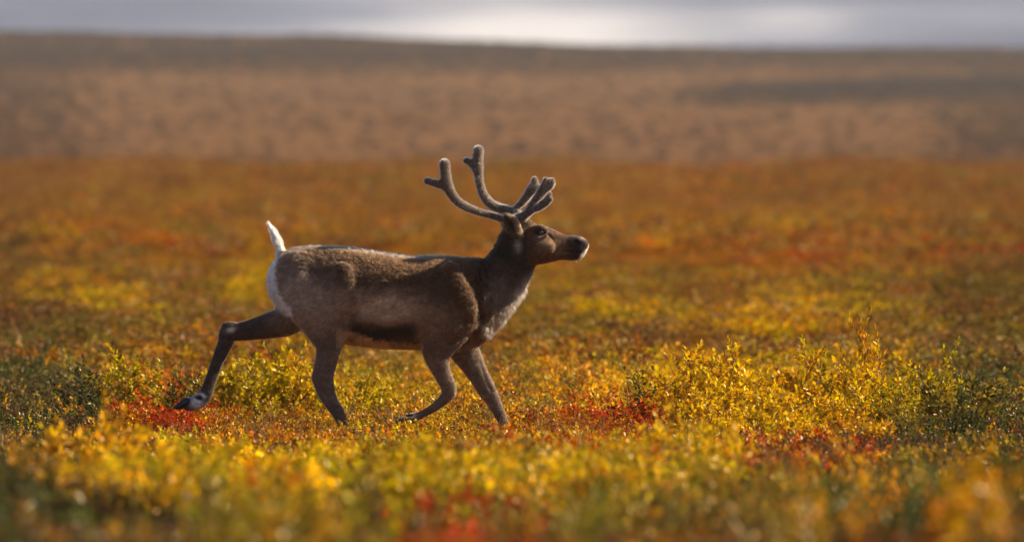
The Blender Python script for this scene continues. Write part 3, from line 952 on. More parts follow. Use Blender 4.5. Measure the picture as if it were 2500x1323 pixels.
def coat(V):
    px, py, y = V[:, 0] * PXM + 1250, 1080 - V[:, 2] * PXM, V[:, 1]
    nz = N1.fbm(px / 16, py / 11, 3) - 0.5
    nf = N2.fbm(px / 5, py / 5, 2) - 0.5
    wx, wy = px + 26 * nz, py + 22 * nz
    C = np.tile(np.array((.088, .040, .017)), (len(V), 1))

    def put(m, col):
        nonlocal C
        m = np.clip(m, 0, 1)[:, None]
        C = C * (1 - m) + np.array(col) * m
    put(sstep(700, 640, py) * .6, (.115, .053, .023))                                        # back
    put(gauss(wx, wy, 780, 650, 120, 55, .15) * .85, (.036, .016, .008))                    # dark upper haunch, its shadow painted into the coat
    put(gauss(wx, wy, 820, 700, 45, 60) * .5, (.10, .044, .019))  # sunlit patch at the front of the haunch, painted lighter
    put(gauss(wx, wy, 760, 745, 80, 70, .6) * 1.3, (.35, .235, .165))                       # pale grey haunch
    put(gauss(wx, wy, 705, 700, 40, 90, -.2) * .8, (.35, .24, .175))
    put(gauss(wx, wy, 950, 757, 105, 40, .12) * 1.4, (.48, .31, .195))                      # pale flank
    put(gauss(wx, wy, 1040, 800, 60, 40) * .9, (.25, .15, .085))
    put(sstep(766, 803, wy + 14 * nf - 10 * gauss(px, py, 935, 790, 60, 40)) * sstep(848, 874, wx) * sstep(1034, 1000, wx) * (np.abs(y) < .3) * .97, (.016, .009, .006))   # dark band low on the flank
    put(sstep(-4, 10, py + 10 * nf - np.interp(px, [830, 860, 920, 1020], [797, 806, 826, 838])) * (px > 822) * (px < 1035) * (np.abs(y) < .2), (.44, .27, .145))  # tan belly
    put(gauss(wx, wy, 862, 735, 10, 80) * .4, (.05, .03, .022))  # crease shade of the flank fold, put into the colour
    put(sstep(1150, 1215, px) * sstep(850, 700, py), (.046, .024, .013))                     # neck
    put(gauss(px, py, 1195, 610, 70, 60, -.9) * .85, (.026, .014, .009))
    vd = polyd(px, py, [(1296, 660), (1284, 692), (1262, 735), (1235, 770), (1195, 803)])
    put(np.exp(-(vd / 16)**2) * (px > 1150) * sstep(655, 720, py), (.42, .33, .25))                   # pale mane under the neck
    put(gauss(wx, wy, 1215, 720, 30, 60, .3) * .8, (.19, .12, .075))
    # legs
    put(sstep(790, 880, py) * (px > 740) * (px < 870) * (y < 0), (.165, .110, .080))
    put(sstep(800, 880, py) * (px > 950), (.165, .108, .075))
    put(sstep(690, 640, px) * sstep(740, 790, py), (.082, .053, .040))
    put(gauss(px, py, 690, 785, 34, 28) * (y > 0) * .9, (.24, .17, .12))
    put(sstep(1.0, .55, np.abs(y) / .16) * gauss(px, py, 1170, 905, 60, 90, .5) * .3 * (y > 0), (.2, .15, .12))
    put(sstep(970, 1010, py) * (px > 740) * .6, (.10, .068, .05))
    ang = -.35
    put((gauss(px, py, 563, 806, 10, 6, ang) * 1.7) * (y < .13), (.50, .42, .30))             # hock gland
    # white rump and tail
    rd = polyd(px, py, [(674, 608), (664, 650), (663, 690), (673, 722), (692, 750), (708, 764)])
    put(sstep(17, 7, rd + 12 * nf + 14 * nz) * (px < 715), (.80, .76, .72))
    put((py < 612) * (px < 700) * sstep(6, -3, px - np.interp(py, [540, 560, 590, 612], [662, 669, 686, 696])), (.84, .81, .77))
    put((py < 606) * (px < 705) * sstep(-3, 4, px - np.interp(py, [540, 560, 590, 612], [662, 669, 686, 696])), (.30, .20, .13))
    # head
    hd = (px > 1285) & (py < 648)
    put(hd * sstep(1272, 1300, px), (.10, .050, .026))
    put(hd * gauss(px, py, 1350, 602, 34, 22, .2) * .9, (.21, .12, .065))
    put(hd * gauss(px, py, 1335, 590, 20, 10, .4) * .9, (.30, .18, .10))
    put(hd * gauss(px, py, 1365, 578, 40, 9, .22), (.075, .034, .018))
    put(hd * gauss(px, py, 1319, 567, 14, 10) * 1.2, (.025, .014, .010))
    put(hd * gauss(px, py, 1322, 577, 11, 3, -.1) * .8, (.34, .25, .18))
    put(hd * gauss(px, py, 1330, 560, 12, 3, .5) * .6, (.28, .19, .13))
    put(hd * sstep(1376, 1404, px), (.045, .027, .021))
    put(hd * sstep(0, 5, px - np.interp(py, [575, 590, 605, 620, 640], [1439, 1438, 1432, 1417, 1405])) * (py > 583), (.66, .60, .53))
    put(hd * gauss(px, py, 1425, 581, 9, 5) * .8, (.42, .34, .29))
    put(hd * gauss(px, py, 1405, 588, 10, 8) * 1.4, (.012, .008, .007))
    put(hd * gauss(px, py, 1396, 613, 22, 2.0, .1) * 1.0, (.025, .016, .013))
    put(gauss(px, py, 1266, 600, 9, 15), (.40, .33, .29))
    # ears
    er = (np.abs(y) > .088) & (py < 580) & (px < 1285)
    put(er * 1.0, (.11, .068, .040))
    put(er * sstep(-2, 8, (px - 1248) - (py - 548) * .55) * .7, (.26, .17, .10))  # rim light painted along the front edge of the ear
    put(er * gauss(px, py, 1249, 552, 7, 14, -.45) * 1.2, (.035, .025, .02))
    # dark socks and pale rings over the hoofs
    ft = gauss(px, py, 479, 983, 13, 15) + gauss(px, py, 493, 966, 8, 4, .5)
    put(ft * 1.6 * (y > 0), (.78, .72, .68))
    put(gauss(px, py, 484, 972, 9, 5, .3) * 1.6 * (y > 0), (.02, .017, .018))
    put(gauss(px, py, 1002, 1012, 12, 6) * 1.5, (.68, .6, .52))
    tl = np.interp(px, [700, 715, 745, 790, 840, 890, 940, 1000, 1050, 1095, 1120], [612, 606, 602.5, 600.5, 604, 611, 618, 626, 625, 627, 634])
    put(sstep(11, 1, py - tl + 5 * nf) * (px > 700) * sstep(1100, 1040, px) * .55, (.27, .18, .12))        # rim light along the spine painted into the coat
    C = C * np.exp(nz * 0.7 + nf * 0.65 + (N4(px / 3.0, py / 2.4) - .5) * .4)[:, None]
    return np.clip(C, 0.004, 0.9)


m_coat, n, l = new_mat('coat')
o_ = n.new('ShaderNodeOutputMaterial')
p_ = n.new('ShaderNodeBsdfPrincipled')
at = n.new('ShaderNodeAttribute'); at.attribute_name = 'col'
l.new(at.outputs['Color'], p_.inputs['Base Color'])
p_.inputs['Roughness'].default_value = 0.85
p_.inputs['Specular IOR Level'].default_value = 0.15
p_.inputs['Sheen Weight'].default_value = 0.12
no = n.new('ShaderNodeTexNoise'); no.inputs['Scale'].default_value = 130; no.inputs['Detail'].default_value = 3
tcx = n.new('ShaderNodeTexCoord'); l.new(tcx.outputs['Object'], no.inputs['Vector'])
bm_ = n.new('ShaderNodeBump'); bm_.inputs['Strength'].default_value = 0.5; bm_.inputs['Distance'].default_value = 0.006
l.new(no.outputs[0], bm_.inputs['Height']); l.new(bm_.outputs[0], p_.inputs['Normal'])
l.new(p_.outputs[0], o_.inputs[0])

m_fur, n, l = new_mat('guard_hair')
o_ = n.new('ShaderNodeOutputMaterial')
p_ = n.new('ShaderNodeBsdfHairPrincipled')
p_.model = 'CHIANG'
p_.parametrization = 'COLOR'
at = n.new('ShaderNodeAttribute'); at.attribute_name = 'col'
l.new(at.outputs['Color'], p_.inputs['Color'])
p_.inputs['Roughness'].default_value = 0.5
p_.inputs['IOR'].default_value = 1.36
p_.inputs['Radial Roughness'].default_value = 0.5
l.new(p_.outputs[0], o_.inputs[0])


def simple_mat(name, col, rough, spec=0.5, coat_w=0.0):
    m, n, l = new_mat(name)
    o = n.new('ShaderNodeOutputMaterial'); p = n.new('ShaderNodeBsdfPrincipled')
    no = n.new('ShaderNodeTexNoise'); no.inputs['Scale'].default_value = 90
    mx = n.new('ShaderNodeMix'); mx.data_type = 'RGBA'
    l.new(no.outputs[0], mx.inputs[0])
    mx.inputs[6].default_value = (*[c * 0.7 for c in col], 1); mx.inputs[7].default_value = (*[c * 1.3 for c in col], 1)
    l.new(mx.outputs[2], p.inputs['Base Color'])
    p.inputs['Roughness'].default_value = rough
    p.inputs['Specular IOR Level'].default_value = spec
    p.inputs['Coat Weight'].default_value = coat_w
    l.new(p.outputs[0], o.inputs[0])
    return m


M_hoof = simple_mat('hoof_horn', (.018, .016, .02), .35)
M_eye = simple_mat('eye_wet', (.010, .006, .004), .06, .5, 1.0)


def tri_normals(V, Q):
    T = np.concatenate([Q[:, [0, 1, 2]], Q[:, [0, 2, 3]]])
    cr = np.cross(V[T[:, 1]] - V[T[:, 0]], V[T[:, 2]] - V[T[:, 0]])
    N = np.zeros_like(V)
    for i in range(3):
        np.add.at(N, T[:, i], cr)
    return T, np.linalg.norm(cr, axis=1) / 2, unit(N)


def fur(name, parent, V, Q, count, flow, length, radius, colour, rng, lift=0.35, jit=0.25, taper=0.25):
    """hair strands rooted on a skin"""
    T, A, N = tri_normals(V, Q)
    t = T[rng.choice(len(T), count, p=A / A.sum())]
    a, b = rng.random(count), rng.random(count)
    fl = a + b > 1
    a[fl], b[fl] = 1 - a[fl], 1 - b[fl]
    w = np.stack([1 - a - b, a, b], 1)[:, :, None]
    P = (V[t] * w).sum(1)
    nn = unit((N[t] * w).sum(1))
    L = length(P) * rng.uniform(.6, 1.25, count)
    keep = L > 0.002
    P, nn, L = P[keep], nn[keep], L[keep]
    k = len(P)
    F = flow(P)
    # neighbouring hairs lie together in small clumps
    ck = np.stack([N1(P[:, 0] * 70 + 9, P[:, 2] * 62), N2(P[:, 0] * 66, P[:, 2] * 70 + 5), N3(P[:, 0] * 72 + 3, P[:, 2] * 66 + P[:, 1] * 60)], 1) - .5
    F = unit(F - nn * (F * nn).sum(1, keepdims=True) + rng.normal(0, jit * .6, (k, 3)) + ck * jit * 4.5)
    lf = lift if np.isscalar(lift) else lift(P)[:, None]
    d1 = unit(F + nn * (lf + .25))
    d2 = unit(F + nn * (lf - .25))
    M = P + d1 * L[:, None] * .5
    E = M + d2 * L[:, None] * .5
    pts = np.stack([P - nn * .002, M, E], 1).astype(np.float32)
    hc = bpy.data.hair_curves.new(name)
    hc.add_curves([3] * k)
    hc.attributes['position'].data.foreach_set('vector', pts.ravel())
    ra = hc.attributes.get('radius') or hc.attributes.new('radius', 'FLOAT', 'POINT')
    r = radius(P) if callable(radius) else np.full(k, radius)
    rr = np.stack([r, r * .8, r * taper], 1).astype(np.float32)
    ra.data.foreach_set('value', rr.ravel())
    ca = hc.attributes.new('col', 'FLOAT_COLOR', 'CURVE')
    c4 = np.ones((k, 4), np.float32)
    c4[:, :3] = np.clip(colour(P) * np.exp(rng.normal(0, .28, (k, 1))), .003, .9)
    ca.data.foreach_set('color', c4.ravel())
    hc.materials.append(m_fur)
    o = link(name, hc, parent)
    o['kind'] = 'stuff'
    return o


caribou = bpy.data.objects.new('caribou', None)
SC.collection.objects.link(caribou)
tag(caribou, 'brown caribou with velvet antlers and raised white tail running through the heath', 'caribou')
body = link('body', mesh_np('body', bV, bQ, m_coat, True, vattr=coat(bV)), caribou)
for p in body.data.polygons[:0]:
    pass


def flow_body(P):
    px, py = P[:, 0] * PXM + 1250, 1080 - P[:, 2] * PXM
    F = np.tile(np.array((-1.0, 0, -.38)), (len(P), 1))
    leg = sstep(800, 860, py)
    F = F * (1 - leg)[:, None] + np.array((-.25, 0, -1.0)) * leg[:, None]
    ml = sstep(700, 640, px) * sstep(720, 790, py)                      # trailing hind leg
    F = F * (1 - ml)[:, None] + np.array((-.8, 0, -.6)) * ml[:, None]
    nk = sstep(1150, 1200, px) * sstep(640, 680, py)
    F = F * (1 - nk)[:, None] + np.array((-.15, 0, -1.0)) * nk[:, None]
    tl = sstep(612, 600, py) * (px < 705)
    F = F * (1 - tl)[:, None] + np.array((-.45, 0, 1.0)) * tl[:, None]
    er = ((np.abs(P[:, 1]) > .088) & (py < 578) & (px < 1285) & (px > 1215)).astype(float)
    F = F * (1 - er)[:, None] + np.array((-.5, 0, 1.0)) * er[:, None]
    return F


def len_body(P):
    px, py = P[:, 0] * PXM + 1250, 1080 - P[:, 2] * PXM
    L = np.full(len(P), .017)
    L = np.where(py > 790, .017 - .010 * sstep(790, 870, py), L)
    L = L * (1 - .72 * sstep(1255, 1300, px) * (py < 655))
    vd = polyd(px, py, [(1296, 660), (1284, 692), (1262, 735), (1235, 770), (1195, 803)])
    L = L + .026 * np.exp(-(vd / 16)**2) * sstep(655, 720, py)
    L = np.where((py < 604) & (px < 700), .027, L)
    L = np.where((px < 650) & (py > 760), .006, L)
    L = np.where((px > 1300) & (np.hypot(px - 1320, py - 568) < 7.5), 0, L)
    L = np.where(np.hypot(px - 1408, py - 590) < 6, 0, L)
    L = np.where((px > 1412) & (py < 600), .003, L)
    return L


rf = np.random.default_rng(3)
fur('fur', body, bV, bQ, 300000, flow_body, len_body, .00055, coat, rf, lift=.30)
# whiskers on chin and lip
wp = np.array([(PX(a), yy, PZ(b)) for a, b in [(1428, 615), (1422, 622), (1414, 628), (1432, 606), (1405, 632)] for yy in (-.02, 0.0, .02)])
hc = bpy.data.hair_curves.new('whisker')
hc.add_curves([3] * len(wp))
dd = unit(np.array((.5, 0, -.8)) + rf.normal(0, .25, (len(wp), 3)))
hc.attributes['position'].data.foreach_set('vector', np.stack([wp, wp + dd * .015, wp + dd * .026 + np.array((0, 0, -.002))], 1).astype(np.float32).ravel())
ra = hc.attributes.get('radius') or hc.attributes.new('radius', 'FLOAT', 'POINT')
ra.data.foreach_set('value', np.tile(np.array((.00035, .0003, .00012), np.float32), len(wp)))
ca = hc.attributes.new('col', 'FLOAT_COLOR', 'CURVE')
ca.data.foreach_set('color', np.tile(np.array((.7, .65, .6, 1), np.float32), len(wp)))
hc.materials.append(m_fur)
o = link('whiskers', hc, body); o['kind'] = 'stuff'

# ---- eyes
for sy in (-1, 1):
    F = Field((PX(1305), min(sy * .05, sy * .12), PZ(585)), (PX(1336), max(sy * .05, sy * .12), PZ(552)), .0016)
    F.sweep([(PX(1319.5), sy * .0765, PZ(568), .0165, .0165), (PX(1320.5), sy * .0765, PZ(568), .0165, .0165)], k=.002, sub=1, m=.02)
    v, q = F.mesh()
    link('eye', mesh_np('eye', v, q, M_eye, True), caribou)


# ---- antlers in velvet
def antler(rows, ycol):
    pts = np.concatenate([np.array(s_, float)[:, :2] for s_ in rows])
    ys = np.concatenate([np.array(s_, float)[:, 3] for s_ in rows])
    F = Field((PX(pts[:, 0].min() - 22), ys.min() - .05, PZ(pts[:, 1].max() + 22)), (PX(pts[:, 0].max() + 22), ys.max() + .05, PZ(pts[:, 1].min() - 22)), .0042)
    for s_ in rows:
        F.sweep([(PX(a), yy, PZ(b), (r - .9) / PXM, (r - .9) / PXM * (1.0 if len(q) == 0 else q[0])) for a, b, r, yy, *q in s_], k=.022, m=.03)
    return F.mesh()


def velvet(P):
    nz = N1.fbm(P[:, 0] * 40, P[:, 2] * 40, 3)
    return np.array((.56, .44, .35)) * (0.75 + .5 * nz)[:, None]


near = antler([
    [(1268, 533, 13, -.045), (1246, 537, 10, -.075), (1225, 534, 9, -.095), (1203, 527, 9, -.11), (1181, 521, 9, -.125), (1151, 511, 10, -.15), (1121, 495, 11, -.17), (1103, 474, 12, -.185), (1092, 450, 14, -.195), (1088, 424, 13, -.20), (1086.5, 404, 13.5, -.20), (1086, 402, 13.5, -.20)],
    [(1090, 452, 12, -.19), (1072, 450, 10.5, -.20), (1058, 446, 9, -.21), (1045, 442.5, 9, -.22), (1044, 442, 9, -.22)],
    [(1274, 532, 11, -.04), (1284, 522, 9.5, -.05), (1302, 498, 10.5, -.06), (1318, 475, 11, -.065), (1328, 452, 8.5, -.07), (1332, 439, 6.5, -.07)],
    [(1320, 470, 8, -.06), (1338, 458, 9.5, -.06), (1346, 449, 9.5, -.06), (1347, 442, 8, -.06)],
    [(1281, 528, 7, -.05), (1300, 515, 7, -.08), (1320, 500, 8.5, -.105), (1336, 484, 7, -.115), (1342, 474, 5.5, -.115)],
    [(1312, 509, 7, -.10), (1332, 499, 6.5, -.12), (1344, 487, 6, -.13)],
], None)
farv = antler([
    [(1268, 528, 12, .04), (1254, 520, 11, .055), (1236, 513, 11.5, .07), (1212, 506, 12, .09), (1193, 494, 12, .11), (1179, 474, 11, .125), (1172, 452, 10.5, .14), (1168, 428, 11.5, .15), (1165.5, 406, 13.5, .155), (1166, 386, 13, .158), (1168, 369, 12.5, .158), (1168, 368, 12.5, .158)],
    [(1165, 410, 11, .15), (1153, 402, 9.5, .16), (1142, 394, 8.5, .165), (1138, 392.5, 8.5, .165)],
    [(1266, 524, 9, .04), (1258, 512, 7.5, .05), (1272, 497, 9, .055), (1284, 483, 10.5, .06), (1298, 462, 12, .065), (1305, 448, 9.5, .068), (1305.5, 439, 8, .07)],
    [(1298, 464, 9, .06), (1312, 459, 7, .058), (1321, 455, 5.5, .056)],
], None)
m_velvet, n, l = new_mat('velvet')
o_ = n.new('ShaderNodeOutputMaterial'); p_ = n.new('ShaderNodeBsdfPrincipled')
no = n.new('ShaderNodeTexNoise'); no.inputs['Scale'].default_value = 70; no.inputs['Detail'].default_value = 4
rp = n.new('ShaderNodeValToRGB'); l.new(no.outputs[0], rp.inputs[0])
rp.color_ramp.elements[0].position, rp.color_ramp.elements[0].color = .3, (.075, .05, .036, 1)
rp.color_ramp.elements[1].position, rp.color_ramp.elements[1].color = .7, (.15, .105, .077, 1)
l.new(rp.outputs[0], p_.inputs['Base Color'])
p_.inputs['Roughness'].default_value = .9; p_.inputs['Specular IOR Level'].default_value = .1
p_.inputs['Sheen Weight'].default_value = .3
l.new(p_.outputs[0], o_.inputs[0])
for (v, q) in (near, farv):
    a = link('antler', mesh_np('antler', v, q, m_velvet, True), caribou)
    fur('velvet_fuzz', a, v, q, 17000, lambda P: np.tile(np.array((0, 0, .5)), (len(P), 1)), lambda P: np.full(len(P), .0095), .00040, velvet, rf, lift=1.4, jit=.5)


# ---- hoofs: two claws on each foot, dewclaws where they show
def claw(px, py, y, ang, size, name='hoof'):
    """a wedge-shaped claw; ang is the direction the toe points in the picture plane, degrees"""
    F = Field((-.02, -.03, -.05), (.13, .03, .05), .0032)
    F.sweep([(0.005, 0, 0, .026, .016), (.03, 0, -.002, .024, .017), (.06, 0, -.005, .019, .015), (.080, 0, -.010, .011, .009)], k=.004, m=.02)
    v, q = F.mesh()
    c, s_ = math.cos(R(ang)), math.sin(R(ang))
    v = v * size
    v = np.stack([v[:, 0] * c - v[:, 2] * s_ + PX(px), v[:, 1] + y, v[:, 0] * s_ + v[:, 2] * c + PZ(py)], 1)
    return link(name, mesh_np(name, v, q, M_hoof, True), caribou)


for sy in (-1, 1):
    claw(455, 981, .13 + sy * .020, 214, 1.05)       # trailing hind foot, toes down
    claw(849, 1060, -.12 + sy * .017, -32, 1.0)      # planted near hind foot
    claw(980, 1029, -.12 + sy * .017, 200, .9)       # folded near forefoot
    claw(1243, 1064, .12 + sy * .017, -30, .95)      # reaching far forefoot
    claw(489, 968, .13 + sy * .020 - .012, 200, .42, 'dewclaw')
    claw(1006, 1012, -.12 + sy * .016, 190, .4, 'dewclaw')
    claw(836, 1036, -.12 + sy * .016, 225, .4, 'dewclaw')
    claw(1228, 1044, .12 + sy * .016, 225, .4, 'dewclaw')

# ------------------------------------------------------------------ single shrubs one can pick out
rs = np.random.default_rng(21)
LEAF_FINE = None


def shrub_template(kind, seed, individual):
    r = np.random.default_rng(seed)
    kw = dict(willow=dict(height=.55, spread=.30, nstem=10, ntwig=7, leafL=.050, leafW=.56, gap=.0125, lean=.55, bare=.22, dead=1),
              spray=dict(height=.55, spread=.20, nstem=6, ntwig=5, leafL=.049, leafW=.54, gap=.014, lean=.40, bare=.18, up=1.2, dead=1),
              wide=dict(height=.42, spread=.50, nstem=15, ntwig=7, leafL=.047, leafW=.58, gap=.0125, lean=1.05, bare=.15, dead=1),
              low=dict(height=.26, spread=.40, nstem=18, ntwig=5, leafL=.026, leafW=.74, gap=.0105, lean=1.0, bare=.10),
              blur=dict(height=.45, spread=.35, nstem=11, ntwig=5, leafL=.055, leafW=.6, gap=.018, lean=.8, bare=.15))[kind]
    stems, P, D, S, L, T, W = grow(r, **kw)
    rnd = r.random(len(P))
    sel = np.zeros(len(P), bool)
    if individual:
        order = np.argsort(-(P[:, 2] + 0.25 * T + 0.12 * r.random(len(P))))
        sel[order[:individual]] = True
    v, f, k = leaf_geo(P[~sel], D[~sel], S[~sel], L[~sel], W)
    foliage = mesh_np('foliage', v, f, M_leaf_o, fattr=np.repeat(rnd[~sel], k))
    br = []
    if individual:
        mains = [s for s in stems if s[3] == 0]
        owner = {id(m): [tube_geo(m[0], m[1], m[2], 5)] for m in mains}
        cur = None
        for s in stems:
            if s[3] == 0: cur = s
            else: owner[id(cur)].append(tube_geo(s[0], s[1], s[2], 4))
        for m in mains:
            vv, ff = join(owner[id(m)])
            br.append(mesh_np('branch', vv, ff, M_twig))
    else:
        vv, ff = join([tube_geo(s[0][::2], s[1], s[2], 3) for s in stems])
        br.append(mesh_np('stem_tangle', vv, ff, M_twig))
    leaves = [(P[i], D[i], S[i], L[i]) for i in np.flatnonzero(sel)]
    return foliage, br, leaves, W, P[:, 2].max()


def leaf_mesh(w):
    v, f, k = leaf_geo(np.zeros((1, 3)), np.array([[0, 1.0, 0]]), np.array([[1.0, 0, 0]]), np.array([1.0]), w, fine=True)
    return mesh_np('leaf', v, f, M_leaf_s)


TP = {}
for kd, ns, ind in (('willow', 3, 46), ('spray', 2, 40), ('wide', 2, 40), ('low', 2, 0), ('blur', 3, 0)):
    TP[kd] = [shrub_template(kd, 100 + 7 * i + len(kd), ind) for i in range(ns)]
LM = {kd: leaf_mesh(TP[kd][0][3]) for kd in ('willow', 'spray', 'wide')}

from mathutils import Matrix


def shrub(name, cat, kind, var, px, top, d, col, label, group, width=1.0):
    """a shrub rooted on the ground at distance d, reaching up to the given row of the photograph"""
    foliage, brs, leaves, W, H0 = TP[kind][var % len(TP[kind])]
    x = (px - 1250) / F_PX * d
    y = d - 50
    z = float(ground(np.array([x]), np.array([y]))[0])
    ztop = EYE - (top - 440) / F_PX * d
    s = max(.25, (ztop - z) / H0)
    o = bpy.data.objects.new(name, None)
    SC.collection.objects.link(o)
    o.location = (x, y, z - .01)
    o.rotation_euler = (0, 0, rs.random() * 6.28)
    o.scale = (s * width, s * width, s)
    tag(o, label, cat, group)
    c = tuple(SPC[SPN.index(col)] * rs.uniform(.9, 1.1)) + (1,)
    fo = link('foliage', foliage, o); fo.color = c; fo['kind'] = 'stuff'
    for b in brs:
        bo = link(b.name.split('.')[0], b, o)
        if len(brs) == 1: bo['kind'] = 'stuff'
    for (p, dv, sv, L) in leaves:
        nv = np.cross(sv, dv)
        lo = bpy.data.objects.new('leaf', LM[kind])
        SC.collection.objects.link(lo)
        lo.parent = o
        M = Matrix(((sv[0] * L, dv[0] * L, nv[0] * L, p[0]), (sv[1] * L, dv[1] * L, nv[1] * L, p[1]), (sv[2] * L, dv[2] * L, nv[2] * L, p[2]), (0, 0, 0, 1)))
        lo.matrix_local = M
        lo.color = c
    return o


